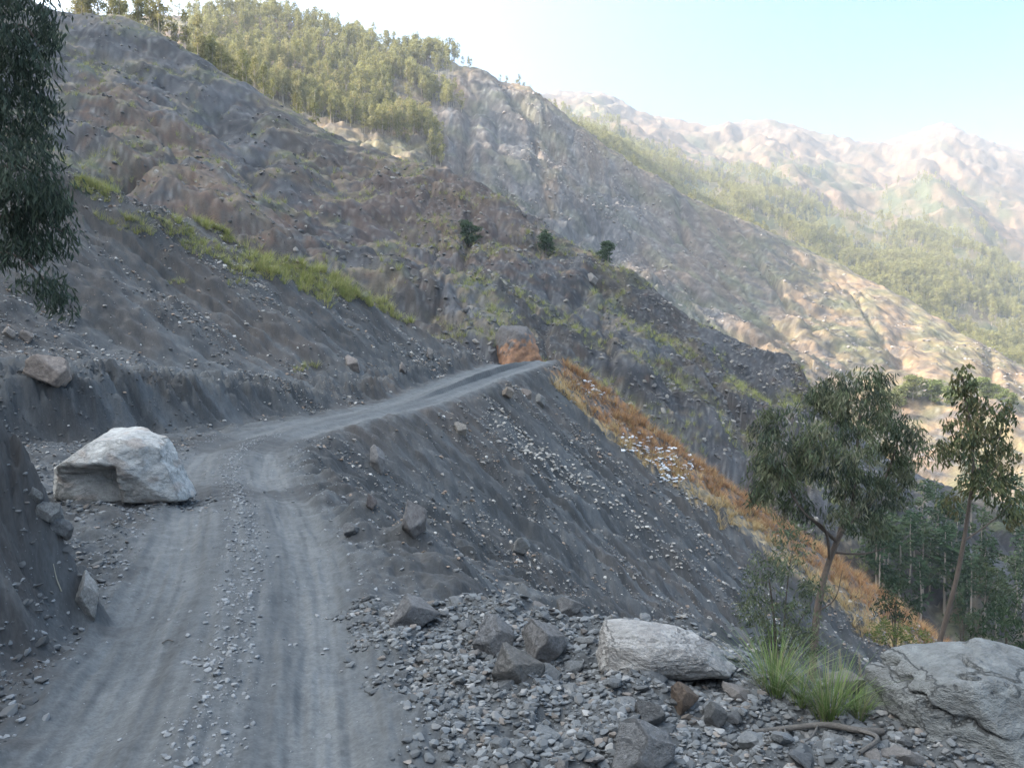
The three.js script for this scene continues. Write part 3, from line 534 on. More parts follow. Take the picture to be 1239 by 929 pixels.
  big.forEach((b, i) => scatter('rubble', 'small shale plates packed in the rubble spill', chipGeos[i], gravelMat, b));
  // coarse debris on the far slides
  const deb = []; for (let k = 0; k < 20000; k++) { const u = R(0.24, 0.92), v = 0.3 + 0.66 * rnd(), p = mid.at(u, v), f = R(0.8, 1.3); if (fbm(p[0] * 0.05, p[2] * 0.05 + p[1] * 0.05, 3) < -0.1) continue; deb.push([p[0], p[1] + 0.05, p[2], 0.1 + 0.42 * Math.pow(rnd(), 5), rnd() < 0.75 ? [0.09 * f, 0.085 * f, 0.082 * f] : [0.2 * f, 0.18 * f, 0.155 * f]]); }
  for (let k = 0; k < 9000; k++) { const u = R(0.5, 0.92), v = 0.3 + 0.6 * rnd(), p = back.at(u, v), f = R(0.8, 1.3); if (fbm(p[0] * 0.02, p[2] * 0.02 + p[1] * 0.02, 3) < 0) continue; deb.push([p[0], p[1] + 0.1, p[2], 0.25 + 0.8 * Math.pow(rnd(), 4), rnd() < 0.7 ? [0.15 * f, 0.135 * f, 0.125 * f] : [0.27 * f, 0.23 * f, 0.2 * f]]); }
  scatter('debris', 'coarse rock debris on the landslide faces', tinyGeos[1], gravelMat, deb);
}

// ------------------------------------------------------------------ trees
function tube(points, r0, r1, seg = 6) { // tapered stem through world points [x, y, ahead]
  const c = new THREE.CatmullRomCurve3(points.map((p) => new THREE.Vector3(p[0], p[1], -p[2]))), n = Math.max(4, points.length * 4), fr = c.computeFrenetFrames(n), P = [], I = [], U = [];
  for (let i = 0; i <= n; i++) { const q = c.getPoint(i / n), r = lerp(r0, r1, i / n) * (1 + 0.08 * n2(i * 0.7, r0 * 90)); for (let k = 0; k <= seg; k++) { const a = k / seg * 6.2832, ca = Math.cos(a) * r, sa = Math.sin(a) * r; P.push(q.x + fr.normals[i].x * ca + fr.binormals[i].x * sa, q.y + fr.normals[i].y * ca + fr.binormals[i].y * sa, q.z + fr.normals[i].z * ca + fr.binormals[i].z * sa); U.push(k / seg, i / n * 4); } }
  for (let i = 0; i < n; i++) for (let k = 0; k < seg; k++) { const a = i * (seg + 1) + k, b = a + seg + 1; I.push(a, a + 1, b, b, a + 1, b + 1); }
  const g = new THREE.BufferGeometry(); g.setAttribute('position', new THREE.Float32BufferAttribute(P, 3)); g.setAttribute('uv', new THREE.Float32BufferAttribute(U, 2)); g.setIndex(I); g.computeVertexNormals(); return g;
}
class Leaves {
  constructor() { this.p = []; this.c = []; this.n = []; }
  leaf(o, dir, side, len, wid, col) { // two folded halves, broadest below the middle
    const a = o, t = o.clone().addScaledVector(dir, len), m = o.clone().addScaledVector(dir, len * 0.42), nn = dir.clone().cross(side).normalize(), l = m.clone().addScaledVector(side, wid).addScaledVector(nn, wid * 0.35), r = m.clone().addScaledVector(side, -wid).addScaledVector(nn, wid * 0.35);
    for (const v of [a, l, t, a, t, r]) this.p.push(v.x, v.y, v.z);
    for (let k = 0; k < 6; k++) { this.c.push(...col); this.n.push(nn.x, nn.y, nn.z); }
  }
  geo() { const g = new THREE.BufferGeometry(); g.setAttribute('position', new THREE.Float32BufferAttribute(this.p, 3)); g.setAttribute('color', new THREE.Float32BufferAttribute(this.c, 3)); g.setAttribute('normal', new THREE.Float32BufferAttribute(this.n, 3)); g.computeVertexNormals(); return g; }
}
const leafMat = new THREE.MeshPhysicalMaterial({ vertexColors: true, roughness: 0.85, transmission: 0.35, thickness: 0, side: THREE.DoubleSide, specularIntensity: 0.4 });
const barkMat = new THREE.MeshStandardMaterial({ color: new THREE.Color(0.15, 0.115, 0.09), map: rockMap, bumpMap: rockBump, bumpScale: 0.01, roughness: 0.95 });
const barkPale = new THREE.MeshStandardMaterial({ color: new THREE.Color(0.30, 0.25, 0.20), roughness: 0.95 });
// sprays of hanging leaves filling lobes [x, y, ahead, rx, ry, rz, sprays]
function foliage(lobes, per, len, wid, cols, droop = 0.8) {
  const L = new Leaves(), d = new THREE.Vector3(), s = new THREE.Vector3(), o = new THREE.Vector3();
  for (const [x, y, a, rx, ry, rz, n] of lobes) for (let i = 0; i < n; i++) {
    let ux, uy, uz, q; do { ux = R(-1, 1); uy = R(-1, 1); uz = R(-1, 1); q = ux * ux + uy * uy + uz * uz; } while (q > 1 || q < 0.12);
    const k = 0.93 + 0.25 * n3(ux * 2 + x, uy * 2 + y, uz * 2), cx = x + ux * rx * k, cy = y + uy * ry * k, cz = -a + uz * rz * k, base = cols[Math.floor(rnd() * cols.length)], sw = R(0, 6.28);
    for (let j = 0; j < per; j++) {
      o.set(cx + R(-1, 1) * len * 0.9, cy + R(-1, 1) * len * 0.9, cz + R(-1, 1) * len * 0.9);
      d.set(Math.cos(sw) * 0.6 + R(-0.7, 0.7), -droop * 1.6 + R(-0.5, 0.6), Math.sin(sw) * 0.6 + R(-0.7, 0.7)).normalize(); s.set(R(-1, 1), R(-0.4, 0.4), R(-1, 1)).cross(d).normalize();
      const f = R(0.7, 1.3); L.leaf(o, d, s, len * R(0.7, 1.25), wid * R(0.8, 1.2), [base[0] * f, base[1] * f, base[2] * f]);
    }
  }
  return L.geo();
}
const lobe = (px, py, D, rx, ry, n, dz = 0) => { const p = survey(px, py, D + dz); return [p[0], p[1], p[2], metres(rx, D), metres(ry, D), metres((rx + ry) * 0.5, D), n]; };
function tree(name, label, trunkPts, r0, r1, limbs, lobes, leafArgs, bark = barkMat, category = 'tree', group) {
  const g = new THREE.Group(), b = trunkPts[0]; g.position.set(b[0], b[1], -b[2]);
  const local = (geo) => geo.translate(-b[0], -b[1], b[2]);
  part(g, 'trunk', local(tube(trunkPts, r0, r1, 9)), bark);
  for (const [pts, a, c] of limbs) part(g, 'branch', local(tube(pts, a, c, 6)), bark);
  part(g, 'crown', local(foliage(lobes, ...leafArgs)), leafMat);
  return put(g, name, { label, category, ...(group ? { group } : {}) });
}
const S = (D) => (px, py, dz = 0) => survey(px, py, D + dz);
const gumGreen = [[0.09, 0.115, 0.06], [0.115, 0.138, 0.072], [0.07, 0.092, 0.055], [0.145, 0.155, 0.09]];
{ // the spreading gum at the rim
  const D = 14, p = S(D), base = p(982, 830), gy = groundY(base[0], D); base[1] = Math.min(gy, base[1]) - 0.1;
  const trunk = [base, p(984, 810), p(990, 735, 0.05), p(1000, 690, 0.1), p(1013, 655, 0.1), p(1030, 620, 0.1), p(1036, 560), p(1042, 490, 0.1)];
  const limbs = [[[p(1013, 655, 0.1), p(985, 630, -0.1), p(965, 608, -0.2), p(945, 570, -0.3)], 0.035, 0.012], [[p(1005, 680, 0.1), p(998, 640, -0.2), p(975, 622, -0.4), p(958, 600, -0.4)], 0.028, 0.01], [[p(1022, 638, 0.1), p(1055, 608, 0.3), p(1075, 570, 0.5), p(1088, 530, 0.5)], 0.035, 0.01], [[p(1008, 668, 0.1), p(1045, 670, 0.2), p(1075, 662, 0.3)], 0.025, 0.008], [[p(1034, 590, 0), p(1010, 555, -0.5), p(990, 525, -0.6)], 0.025, 0.008], [[p(1013, 655, 0.1), p(1022, 610, 0.4), p(1025, 560, 0.6)], 0.025, 0.008], [[p(990, 740, 0), p(1010, 725, -0.1), p(1020, 690, -0.2)], 0.015, 0.005]];
  const lobes = [lobe(1035, 490, D, 52, 42, 105), lobe(1005, 478, D, 28, 28, 40, 0.4), lobe(1090, 530, D, 32, 44, 70, 0.4), lobe(1010, 545, D, 52, 40, 90, -0.5), lobe(955, 545, D, 48, 48, 95, -0.2), lobe(930, 580, D, 27, 38, 45), lobe(1045, 595, D, 40, 40, 65, 0.2), lobe(1080, 585, D, 26, 32, 36, 0.5), lobe(1062, 455, D, 14, 12, 9), lobe(965, 610, D, 30, 24, 24), lobe(1020, 625, D, 24, 22, 16, -0.4), lobe(1062, 640, D, 14, 18, 10), lobe(925, 510, D, 18, 22, 16)];
  tree('gum_tree', 'spreading gum tree with drooping dark leaves at the rim of the bank', trunk, 0.075, 0.02, limbs, lobes, [25, 0.118, 0.0115, gumGreen.concat([[0.17, 0.17, 0.105], [0.05, 0.065, 0.045]])]);
}
{ // the slimmer gum to its right
  const D = 15.5, p = S(D), base = p(1120, 850), gy = groundY(base[0], D); base[1] = Math.min(gy, base[1]) - 0.1;
  const trunk = [base, p(1128, 815), p(1145, 750), p(1160, 690), p(1172, 620), p(1178, 560), p(1172, 500), p(1165, 455)];
  const limbs = [[[p(1166, 655), p(1195, 635, 0.2), p(1225, 610, 0.4)], 0.02, 0.008], [[p(1177, 575), p(1205, 545, 0.2), p(1215, 500, 0.2)], 0.02, 0.006], [[p(1177, 560), p(1155, 530, -0.2), p(1145, 505, -0.3)], 0.018, 0.006], [[p(1174, 600), p(1195, 580, -0.3), p(1210, 560, -0.4)], 0.015, 0.006]];
  const bright = [[0.09, 0.11, 0.05], [0.12, 0.13, 0.055], [0.065, 0.085, 0.045], [0.14, 0.125, 0.06]];
  const lobes = [lobe(1166, 462, D, 13, 20, 22), lobe(1180, 500, D, 26, 26, 34), lobe(1200, 540, D, 30, 38, 56, 0.2), lobe(1158, 530, D, 26, 28, 34, -0.2), lobe(1215, 590, D, 22, 24, 24, 0.3), lobe(1185, 580, D, 26, 26, 30, -0.3), lobe(1228, 620, D, 20, 22, 15, 0.3), lobe(1140, 545, D, 14, 18, 10), lobe(1150, 610, D, 18, 16, 8), lobe(1215, 500, D, 16, 16, 12)];
  tree('gum_tree', 'slim leaning young gum tree with sparse olive leaves behind the layered boulder', trunk, 0.06, 0.015, limbs, lobes, [14, 0.12, 0.021, bright]);
}
{ // the weeping gum over the near bank
  const D = 10.5, p = S(D), base = p(-75, 560), gy = groundY(base[0], D); base[1] = gy - 0.15;
  const trunk = [base, p(-80, 380), p(-60, 150), p(-70, -100), p(-50, -300)];
  const limbs = [[[p(-72, 300), p(-30, 220), p(20, 200), p(55, 225)], 0.05, 0.012], [[p(-62, 150), p(-20, 60), p(25, 30), p(50, 60)], 0.05, 0.012], [[p(-66, -40), p(-20, -110), p(30, -110)], 0.05, 0.012], [[p(-76, 350), p(-30, 310), p(20, 310), p(60, 345)], 0.04, 0.008], [[p(-75, 330), p(-20, 270), p(30, 260), p(75, 280)], 0.04, 0.01]];
  const lobes = [lobe(15, 30, D, 58, 72, 200), lobe(0, -90, D, 75, 80, 130), lobe(20, 130, D, 56, 66, 190, 0.3), lobe(28, 215, D, 52, 52, 150, -0.2), lobe(48, 268, D, 50, 48, 130, 0.2), lobe(10, 300, D, 40, 22, 40), lobe(68, 352, D, 20, 26, 26), lobe(-70, 120, D, 60, 160, 120), lobe(-100, -150, D, 100, 120, 120), lobe(40, 335, D, 22, 16, 8)];
  tree('gum_tree', 'weeping gum tree with dense dark hanging foliage above the near bank', trunk, 0.14, 0.05, limbs, lobes, [13, 0.12, 0.0125, [[0.04, 0.06, 0.042], [0.052, 0.072, 0.048], [0.034, 0.05, 0.036], [0.065, 0.085, 0.055]]]);
}
// shrubs and saplings below the rim
function shrub(name, label, px, py, D, lobes, cols, leafArgs, category = 'shrub', group) {
  const p = S(D), b = p(px, py), gy = groundY(b[0], b[2]); const base = [b[0], Math.min(b[1], gy) - 0.05, b[2]];
  const limbs = []; lobes.forEach(([lx, ly, rx, ry, n], i) => { if (i) limbs.push([[base, p(lerp(px, lx, 0.4), lerp(py, ly, 0.55)), p(lx, ly, (i % 3 - 1) * 0.2)], 0.018, 0.004]); });
  tree(name, label, [base, p(lerp(px, lobes[0][0], 0.5), lerp(py, lobes[0][1], 0.5)), p(lobes[0][0], lobes[0][1] + 4)], 0.03, 0.008, limbs, lobes.map(([lx, ly, rx, ry, n], i) => lobe(lx, ly, D, rx, ry, n, (i % 3 - 1) * 0.2)), [leafArgs[0], leafArgs[1], leafArgs[2], cols, leafArgs[3] ?? 0.5], barkMat, category, group);
}
shrub('sapling', 'thin blue grey gum sapling in front of the orange slope', 945, 820, 12, [[930, 690, 34, 30, 44], [960, 655, 26, 34, 34], [915, 735, 26, 28, 44], [950, 750, 34, 30, 50], [985, 725, 24, 36, 34], [930, 785, 30, 24, 44], [975, 775, 24, 26, 30]], gumGreen, [12, 0.085, 0.0095], 'sapling');
shrub('shrub', 'dark green rounded shrub between the two gum trees', 1083, 760, 17, [[1085, 715, 20, 24, 34], [1075, 735, 18, 16, 20], [1098, 738, 14, 16, 14]], [[0.035, 0.055, 0.03], [0.05, 0.07, 0.035]], [10, 0.09, 0.014]);
shrub('shrub', 'yellow green low shrub behind the layered boulder', 1090, 800, 14.5, [[1075, 762, 26, 14, 30], [1105, 772, 22, 16, 26], [1060, 770, 14, 10, 10], [1125, 785, 12, 12, 10]], [[0.13, 0.155, 0.045], [0.16, 0.175, 0.055], [0.10, 0.13, 0.04]], [12, 0.07, 0.010, 0.0]);
shrub('shrub', 'dense dark shrub at the lower edge of the wooded gully', 1225, 850, 14, [[1215, 745, 26, 30, 46], [1232, 790, 26, 30, 46], [1190, 770, 20, 22, 22], [1200, 810, 22, 16, 20], [1260, 740, 40, 60, 60]], [[0.03, 0.055, 0.028], [0.042, 0.068, 0.034], [0.06, 0.085, 0.04]], [11, 0.09, 0.012]);
shrub('shrub', 'loose olive shrub under the slim leaning gum', 1170, 830, 16, [[1165, 745, 20, 24, 14], [1180, 790, 22, 22, 18], [1150, 700, 14, 18, 8], [1205, 700, 20, 26, 16]], [[0.06, 0.08, 0.04], [0.08, 0.095, 0.045]], [8, 0.09, 0.012]);

// ---- hillside and valley trees, seen small: stem and a crown of leaf sprays
function farTree(seed, form) { // 1 m tall, origin at the foot
  const r = mulberry(seed), q = (a, b) => a + (b - a) * r(), bend = q(-0.04, 0.04);
  const trunk = tube([[0, -0.03, 0], [bend, 0.35, bend * 0.5], [bend * 0.4, 0.7, 0], [0, 0.95, 0.01]], 0.013, 0.003, 5);
  const L = new Leaves(), o = new THREE.Vector3(), d = new THREE.Vector3(), s = new THREE.Vector3();
  const n = form === 'round' ? 24 : form === 'cone' ? 12 : 11;
  for (let i = 0; i < n; i++) {
    const t = i / (n - 1), h = form === 'round' ? q(0.16, 0.92) : form === 'cone' ? lerp(0.18, 0.95, t) : lerp(0.34, 0.95, t) + q(-0.05, 0.05);
    const rad = form === 'round' ? 0.30 * Math.sqrt(Math.max(0.05, 1 - ((h - 0.5) / 0.52) ** 2)) : form === 'cone' ? 0.20 * (1.08 - t) : 0.15 * Math.sin(0.5 + 2.3 * t), a = q(0, 6.28), rr = rad * q(0.3, 1);
    const cx = Math.cos(a) * rr, cz = Math.sin(a) * rr, m = form === 'round' ? 64 : 30, sp = form === 'round' ? 0.13 : 0.085;
    for (let k = 0; k < m; k++) {
      let x, y, z; do { x = q(-1, 1); y = q(-1, 1); z = q(-1, 1); } while (x * x + y * y + z * z > 1);
      o.set(cx + x * sp, h + y * sp * 0.85, cz + z * sp); d.set(q(-1, 1), q(-1.2, 0.5), q(-1, 1)).normalize(); s.set(q(-1, 1), q(-1, 1), q(-1, 1)).cross(d).normalize();
      const f = q(0.7, 1.3); L.leaf(o, d, s, form === 'round' ? q(0.05, 0.1) : q(0.04, 0.075), form === 'round' ? 0.022 : 0.016, [f, f, f]);
    }
  }
  return { trunk, crown: L.geo() };
}
const slimTrees = [1, 2, 3, 4, 5, 6].map((k) => farTree(500 + k, 'slim')), coneTrees = [1, 2].map((k) => farTree(520 + k, 'cone')), roundTrees = [1, 2, 3].map((k) => farTree(540 + k, 'round'));
const canopy = (c) => new THREE.MeshPhysicalMaterial({ color: new THREE.Color(...c), vertexColors: true, roughness: 1, transmission: 0.4, thickness: 0, side: THREE.DoubleSide, specularIntensity: 0.2 });
const canopyMats = [[0.23, 0.215, 0.085], [0.265, 0.24, 0.10], [0.19, 0.185, 0.075], [0.28, 0.245, 0.11]].map(canopy);
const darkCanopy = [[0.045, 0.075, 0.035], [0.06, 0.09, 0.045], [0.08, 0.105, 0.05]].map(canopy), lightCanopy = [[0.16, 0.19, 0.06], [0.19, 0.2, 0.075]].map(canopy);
function plantTree(name, label, category, group, form, mat, p, h, wide = 1) {
  const g = new THREE.Group(); part(g, 'trunk', form.trunk, barkPale); part(g, 'crown', form.crown, mat);
  g.position.set(p[0], p[1], -p[2]); g.scale.set(h * wide, h, h * wide); g.rotation.y = R(0, 6.28);
  return put(g, name, { label, category, ...(group ? { group } : {}) });
}
const spots = []; // [p, height, zone]
const uOfPx = (loft, px, v) => { let a = 0, b = 1; for (let k = 0; k < 30; k++) { const m = (a + b) / 2; if (project(loft.at(m, v))[0] < px) a = m; else b = m; } return (a + b) / 2; };
for (let k = 0; k < 120; k++) { const px = 85 + 300 * Math.pow(rnd(), 1.25), v = R(0.20, 0.285), u = uOfPx(mid, px, 0.286); spots.push([mid.at(u, v), R(7, 13) * (px > 300 ? 0.8 : 1), 'crest']); }
for (let k = 0; k < 3000; k++) { const u = lerp(uOfPx(back, 225, 0.4), uOfPx(back, 575, 0.4), Math.pow(rnd(), 0.8)), v = R(0.27, 0.62), p = back.at(u, v), pr = project(p); if (pr[0] > 512 - (pr[1] - 90) * 0.25 + 40 * fbm(p[0] * 0.03, p[2] * 0.03, 3) + R(-25, 30) || fbm(p[0] * 0.02, p[2] * 0.02, 2) < -0.6) continue; spots.push([p, R(5, 13), 'grove']); }
for (let k = 0; k < 230; k++) { const px = 150 + 420 * rnd(), u = uOfPx(back, px, 0.286), v = R(0.2, 0.3); spots.push([back.at(u, v), R(6, 12) * (px > 480 ? 0.8 : 1), 'skyline']); }
for (let k = 0; k < 60; k++) { const px = 600 + 330 * rnd(), u = uOfPx(back, px, 0.286), v = R(0.24, 0.285); spots.push([back.at(u, v), R(4, 9), 'skyline']); }
for (let k = 0; k < 26000; k++) {
  const u = R(0.12, 0.85), v = 0.40 + 0.57 * Math.pow(rnd(), 0.65), p = far.at(u, v); const den = sst(0.45, 0.66, v + 0.13 * fbm(p[0] * 0.006, p[2] * 0.004, 4)) * clamp(0.9 + 1.1 * fbm(p[0] * 0.01, p[2] * 0.008, 3)); if (rnd() > den) continue;
  spots.push([p, R(7, 13), 'valley']);
}
const eye = spots.map((s) => { const q = project(s[0]); return { s, q, size: s[1] / s[0][2] }; }).filter((e) => e.q[0] > -60 && e.q[0] < 1330);
eye.sort((a, b) => b.size - a.size);
const zoneLabel = { crest: ['backlit slender gum on the crest of the brown hillside', 'gums along the hillside crest'], grove: ['slender gum in the sunlit grove beside the landslide', 'gums of the sunlit grove'], skyline: ['slender gum on the skyline of the high ridge', 'gums on the ridge skyline'], valley: ['slender gum at the edge of the forest beyond the slide', 'gums of the valley forest'] };
const rest = slimTrees.map(() => []); let single = 0;
for (const e of eye) {
  const [p, h, zone] = e.s;
  if (single < 290) { single++; const [label, group] = zoneLabel[zone]; plantTree('gum_tree', label, 'tree', group, slimTrees[Math.floor(rnd() * 6)], canopyMats[Math.floor(rnd() * 4)], [p[0], p[1] - 0.2, p[2]], h, R(0.75, 1.1)); } else rest[Math.floor(rnd() * 6)].push([p, h]);
}
{
  const g = new THREE.Group(), o = new THREE.Object3D(), c = new THREE.Color();
  rest.forEach((list, k) => {
    const tr = new THREE.InstancedMesh(slimTrees[k].trunk, barkPale, list.length), cr_ = new THREE.InstancedMesh(slimTrees[k].crown, new THREE.MeshPhysicalMaterial({ vertexColors: true, roughness: 1, transmission: 0.4, thickness: 0, side: THREE.DoubleSide, specularIntensity: 0.2 }), list.length);
    list.forEach(([p, h], i) => { o.position.set(p[0], p[1] - 0.2, -p[2]); o.rotation.y = R(0, 6.28); const w = h * R(0.8, 1.2); o.scale.set(w, h, w); o.updateMatrix(); tr.setMatrixAt(i, o.matrix); cr_.setMatrixAt(i, o.matrix); const f = R(0.75, 1.3); cr_.setColorAt(i, c.setRGB(0.245 * f, 0.228 * f, 0.09 * f)); });
    tr.name = 'trunk'; cr_.name = 'crown'; g.add(tr, cr_);
  });
  put(g, 'forest', { kind: 'stuff', label: 'gum forest covering the far valley side' });
}
// bushes on the hillside
for (const [px, py, w, label] of [[567, 296, 24, 'dark round bush standing highest of three on the brown hillside'], [661, 308, 21, 'dark round bush in the middle of three on the brown hillside'], [736, 318, 20, 'dark round bush on the hillside edge against the landslide']]) { const p = pickLoft(mid, px, py, 0.4, 0.8, 0.28, 0.7), h = metres(w * 1.35, p[2]); plantTree('bush', label, 'bush', null, roundTrees[Math.floor(rnd() * 3)], darkCanopy[Math.floor(rnd() * 2)], p, h, 1.3); }
for (const [px, py, hh] of [[1085, 492, 24], [1105, 490, 32], [1128, 488, 30], [1150, 490, 24], [1185, 482, 26], [1205, 485, 22], [1222, 490, 20], [1065, 494, 18]]) { const p = pickLoft(back, px, py, 0.7, 0.95, 0.4, 1), h = metres(hh, p[2]); plantTree('valley_tree', 'rounded bright green tree in the row on the valley floor', 'tree', 'round trees on the valley floor', roundTrees[Math.floor(rnd() * 3)], lightCanopy[Math.floor(rnd() * 2)], p, h, 1.5); }
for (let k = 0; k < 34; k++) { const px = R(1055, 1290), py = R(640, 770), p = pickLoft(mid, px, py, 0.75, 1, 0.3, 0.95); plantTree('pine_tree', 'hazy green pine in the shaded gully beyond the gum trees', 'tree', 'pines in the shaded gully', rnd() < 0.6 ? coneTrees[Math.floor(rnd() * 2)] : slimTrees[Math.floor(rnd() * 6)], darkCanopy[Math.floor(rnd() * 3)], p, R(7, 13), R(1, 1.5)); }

// ------------------------------------------------------------------ grass
function tuftGeometry(seed, n, len, wid, spread, cols, curl = 0.5) {
  const r = mulberry(seed), q = (a, b) => a + (b - a) * r(), P = [], Cc = [];
  for (let i = 0; i < n; i++) {
    const a = q(0, 6.28), lean = q(0.1, spread), L = len * q(0.5, 1.1), bx = Math.cos(a) * q(0, 0.25) * len, bz = Math.sin(a) * q(0, 0.25) * len, col = cols[Math.floor(r() * cols.length)], w = wid * q(0.7, 1.2), sx = -Math.sin(a), sz = Math.cos(a), pts = [];
    for (let k = 0; k <= 4; k++) { const t = k / 4, out = L * (lean * t + curl * lean * t * t), up = L * (t - curl * 0.55 * lean * t * t); pts.push([bx + Math.cos(a) * out, up, bz + Math.sin(a) * out, w * (1 - t * 0.92)]); }
    for (let k = 0; k < 4; k++) { const A = pts[k], B = pts[k + 1]; const v = [[A[0] - sx * A[3], A[1], A[2] - sz * A[3]], [A[0] + sx * A[3], A[1], A[2] + sz * A[3]], [B[0] + sx * B[3], B[1], B[2] + sz * B[3]], [B[0] - sx * B[3], B[1], B[2] - sz * B[3]]]; for (const m of [0, 1, 2, 0, 2, 3]) { P.push(...v[m]); const f = 1; Cc.push(col[0] * f, col[1] * f, col[2] * f); } }
  }
  const g = new THREE.BufferGeometry(); g.setAttribute('position', new THREE.Float32BufferAttribute(P, 3)); g.setAttribute('color', new THREE.Float32BufferAttribute(Cc, 3)); g.computeVertexNormals(); return g;
}
const grassMat = new THREE.MeshPhysicalMaterial({ vertexColors: true, roughness: 0.9, transmission: 0.35, thickness: 0, side: THREE.DoubleSide, specularIntensity: 0.3 });
const fresh = [[0.13, 0.19, 0.06], [0.17, 0.23, 0.075], [0.10, 0.15, 0.05], [0.25, 0.24, 0.13]];
for (const [px, py, D, len, n, label] of [[938, 838, 0, 0.46, 230, 'bright green arching grass tuft at the end of the long boulder'], [1003, 866, 0, 0.45, 230, 'green grass tuft with dry blades beside the layered boulder'], [1038, 868, 0, 0.27, 100, 'small dark green grass tuft against the layered boulder'], [968, 852, 0, 0.28, 90, 'low grass tuft between two larger green tufts']]) {
  const p = pick(px, py, 4), m = new THREE.Mesh(tuftGeometry(px, n, len, 0.0042, 0.75, fresh, 0.7), grassMat); m.position.set(p[0], p[1] - 0.02, -p[2]); put(m, 'grass_tuft', { label, category: 'grass' });
}
{ // dry seed stalks
  for (const [px, py, D, h] of [[1022, 850, 6.7, 0.42], [1045, 850, 6.9, 0.4], [1068, 848, 7.0, 0.36], [1160, 810, 8.5, 0.3], [1085, 840, 7.2, 0.34], [1212, 815, 8.4, 0.34]]) {
    const p = survey(px, py, D), y = Math.min(groundY(p[0], D), p[1]), g = new THREE.Group(); g.position.set(p[0], y, -D); const top = p[1] - y + h, b = R(-0.06, 0.06);
    part(g, 'stem', tube([[0, 0, 0], [b * 0.4, top * 0.5, 0], [b, top * 0.8, 0.01]], 0.003, 0.002, 5), new THREE.MeshStandardMaterial({ color: new THREE.Color(0.33, 0.26, 0.17), roughness: 1 }));
    const L = new Leaves(), d = new THREE.Vector3(), s = new THREE.Vector3(); for (let k = 0; k < 90; k++) { const t = rnd(); d.set(R(-0.5, 0.5), 1, R(-0.5, 0.5)).normalize(); s.set(1, 0, R(-1, 1)).normalize(); L.leaf(new THREE.Vector3(b * (0.7 + 0.4 * t), top * (0.66 + 0.32 * t), 0), d, s, 0.05 * (1.1 - t * 0.6), 0.003, [0.36, 0.31, 0.24]); }
    part(g, 'plume', L.geo(), grassMat);
    put(g, 'seed_stalk', { label: 'dry pale seed stalk standing by the layered boulder', category: 'grass stalk', group: 'dry seed stalks by the layered boulder' });
  }
}
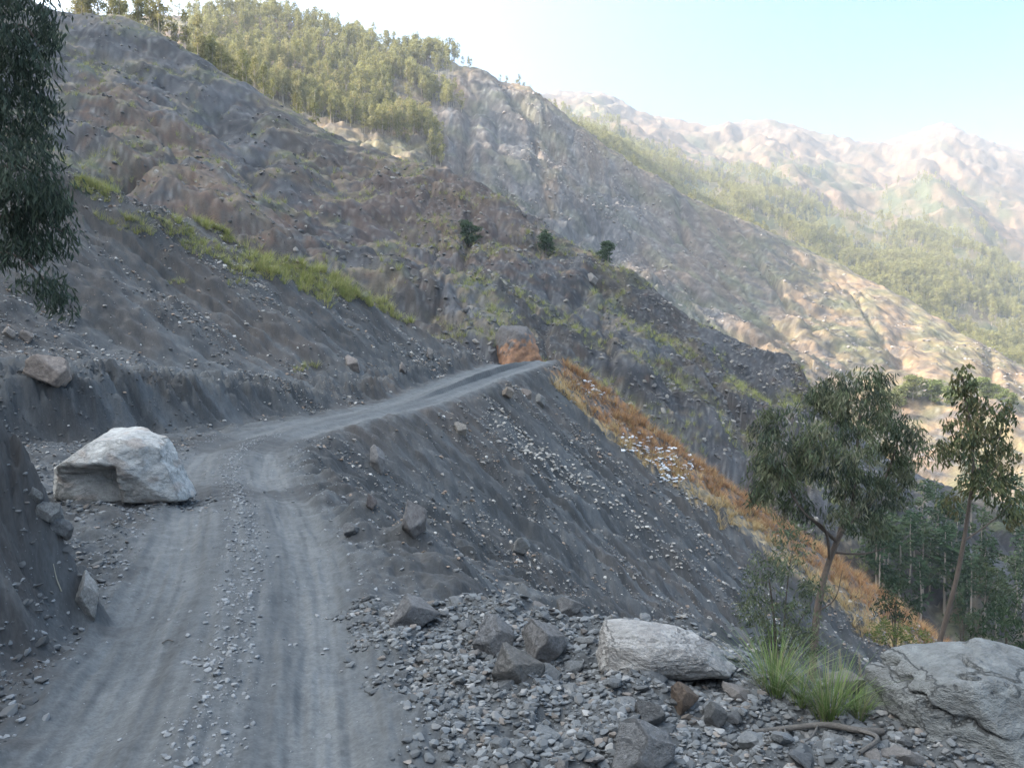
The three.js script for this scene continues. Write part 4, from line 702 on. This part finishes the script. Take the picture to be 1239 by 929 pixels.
{ // grass along the crest of the scree, tufts on slopes, dry orange grass on the nose
  const green = [tuftGeometry(61, 26, 1, 0.018, 0.7, [[0.27, 0.29, 0.09], [0.32, 0.32, 0.11], [0.38, 0.34, 0.16], [0.2, 0.23, 0.075]]), tuftGeometry(62, 26, 1, 0.018, 0.9, [[0.29, 0.3, 0.10], [0.36, 0.33, 0.15], [0.21, 0.24, 0.08]])];
  const dry = [tuftGeometry(71, 24, 1, 0.02, 0.8, [[0.33, 0.16, 0.065], [0.24, 0.11, 0.05], [0.38, 0.24, 0.11], [0.17, 0.10, 0.06]]), tuftGeometry(72, 24, 1, 0.02, 0.8, [[0.48, 0.37, 0.19], [0.42, 0.30, 0.14], [0.36, 0.25, 0.12]])];
  const gi = [[], []], di = [[], []], W1 = [1, 1, 1];
  for (let k = 0; k < 900; k++) { const u = rnd(), px = lerp(300, 560, u) + R(-14, 14), crest = table([300, 330, 430, 500, 560], [292, 304, 345, 372, 386])(px), py = crest + 34 * Math.pow(rnd(), 1.6) * (px < 400 ? 1.2 : 0.7) - 2, P = pick(px, py, 20); if (!P) continue; gi[k % 2].push([P[0], P[1] - 0.04, P[2], R(0.25, 0.75), W1, 0.3]); }
  for (let k = 0; k < 700; k++) { const px = lerp(90, 330, rnd()), P = pick(px, lerp(215, 300, (px - 90) / 240) + 45 * rnd() ** 2, 18); if (!P || n2(P[0] * 0.4, P[2] * 0.4) < 0) continue; gi[k % 2].push([P[0], P[1] - 0.04, P[2], R(0.2, 0.55), W1, 0.3]); }
  for (const [px, py, n, r] of [[365, 448, 7, 9], [375, 446, 6, 8], [285, 345, 8, 16], [210, 345, 6, 14], [330, 330, 26, 20], [350, 325, 26, 22], [300, 335, 14, 22], [240, 300, 12, 26], [170, 265, 14, 26], [130, 245, 12, 20]]) for (let k = 0; k < n; k++) { const P = pick(px + R(-r, r), py + R(-4, 4), 15); if (P) gi[k % 2].push([P[0], P[1] - 0.03, P[2], R(0.2, 0.42), W1, 0.3]); }
  for (let k = 0; k < 9000; k++) { const u = R(0.24, 0.92), v = R(0.28, 0.95), p = mid.at(u, v); if (fbm(p[0] * 0.05 + 31, p[2] * 0.05 + p[1] * 0.03, 4) < R(-0.1, 0.4)) continue; gi[k % 2].push([p[0], p[1] - 0.1, p[2], R(0.5, 1.3), W1, 0.3]); }
  for (let k = 0; k < 60000 && di[0].length + di[1].length < 7000; k++) {
    const x = R(2, 34), d = R(34, 86), c = roadCoord(x, d); if (c.s < 2.2) continue; const t = c.t - drySide(c.s) + 0.9 * n2(x * 0.5, d * 0.5); if (t < -0.2 || t > 15) continue; const red = sst(1.0, 3.4, t);
    if (fbm(x * 0.35, d * 0.35, 3) + 0.4 * n2(x * 1.1, d * 1.1) < R(-0.35, 0.25)) continue; di[rnd() < red * 0.85 ? 0 : 1].push([x, groundY(x, d) - 0.05, d, R(0.3, 0.85), W1, 0.3]);
  }
  gi.forEach((a, i) => scatter('grass', 'yellow green grass along the scree crest and hillside', green[i], grassMat, a));
  di.forEach((a, i) => scatter('dry_grass', i ? 'pale straw grass along the edge of the dark bank' : 'rust orange dry grass on the slope below the far turn', dry[i], grassMat, a));
  const lit = []; const flake = new THREE.BoxGeometry(1, 0.25, 0.7);
  for (let k = 0; k < 260; k++) { const c = [[800, 555], [725, 470], [815, 575], [845, 560], [770, 540]][k % 5], P = pick(c[0] + R(-18, 18), c[1] + R(-11, 11), 30); if (P) { const f = R(0.7, 1.1); lit.push([P[0], P[1] + 0.08, P[2], R(0.06, 0.28), [0.62 * f, 0.63 * f, 0.65 * f]]); } }
  if (lit.length) scatter('litter', 'white scraps of rubbish strewn on the orange slope', flake, gravelMat, lit);
}
// ------------------------------------------------------------------ dead wood
{
  const wood = new THREE.MeshStandardMaterial({ color: new THREE.Color(0.15, 0.135, 0.12), map: rockMap, bumpMap: rockBump, bumpScale: 0.004, roughness: 0.95 });
  const at = (px, py, up = 0.02) => { const P = pick(px, py, 3.8); return [P[0], P[1] + up, P[2]]; };
  const pts = [at(912, 890), at(950, 889, 0.04), at(1000, 887, 0.05), at(1040, 893, 0.045), at(1068, 893, 0.03)], g = new THREE.Group(), b = pts[0]; g.position.set(b[0], b[1], -b[2]);
  const loc = (x) => x.translate(-b[0], -b[1], b[2]);
  part(g, 'stem', loc(tube(pts, 0.016, 0.024, 8)), wood); part(g, 'twig', loc(tube([pts[3], at(1062, 905, 0.05), at(1040, 915, 0.02)], 0.016, 0.012, 6)), wood); part(g, 'twig', loc(tube([at(990, 888, 0.05), at(982, 900, 0.04), at(975, 905, 0.03)], 0.008, 0.005, 5)), wood); part(g, 'twig', loc(tube([at(950, 889, 0.04), at(945, 900, 0.03), at(915, 910, 0.01)], 0.007, 0.003, 5)), wood);
  put(g, 'fallen_branch', { label: 'bare grey fallen branch lying below the green grass tufts', category: 'branch' });
  const st = [at(196, 781, 0.012), at(202, 778, 0.018), at(209, 778, 0.012)]; const m = new THREE.Mesh(tube(st, 0.006, 0.006, 5), wood); put(m, 'stick', { label: 'short bent stick lying in the left wheel track', category: 'stick' });
  const t0 = at(74, 722, 0), tw = [t0, [t0[0] - 0.03, t0[1] + 0.12, t0[2] - 0.02], [t0[0] - 0.05, t0[1] + 0.25, t0[2] - 0.03]]; put(new THREE.Mesh(tube(tw, 0.006, 0.003, 5), new THREE.MeshStandardMaterial({ color: new THREE.Color(0.3, 0.27, 0.2), roughness: 1 })), 'dry_stem', { label: 'thin pale dry stem poking out of the near earth bank', category: 'stem' });
}

renderer.render(scene, camera);
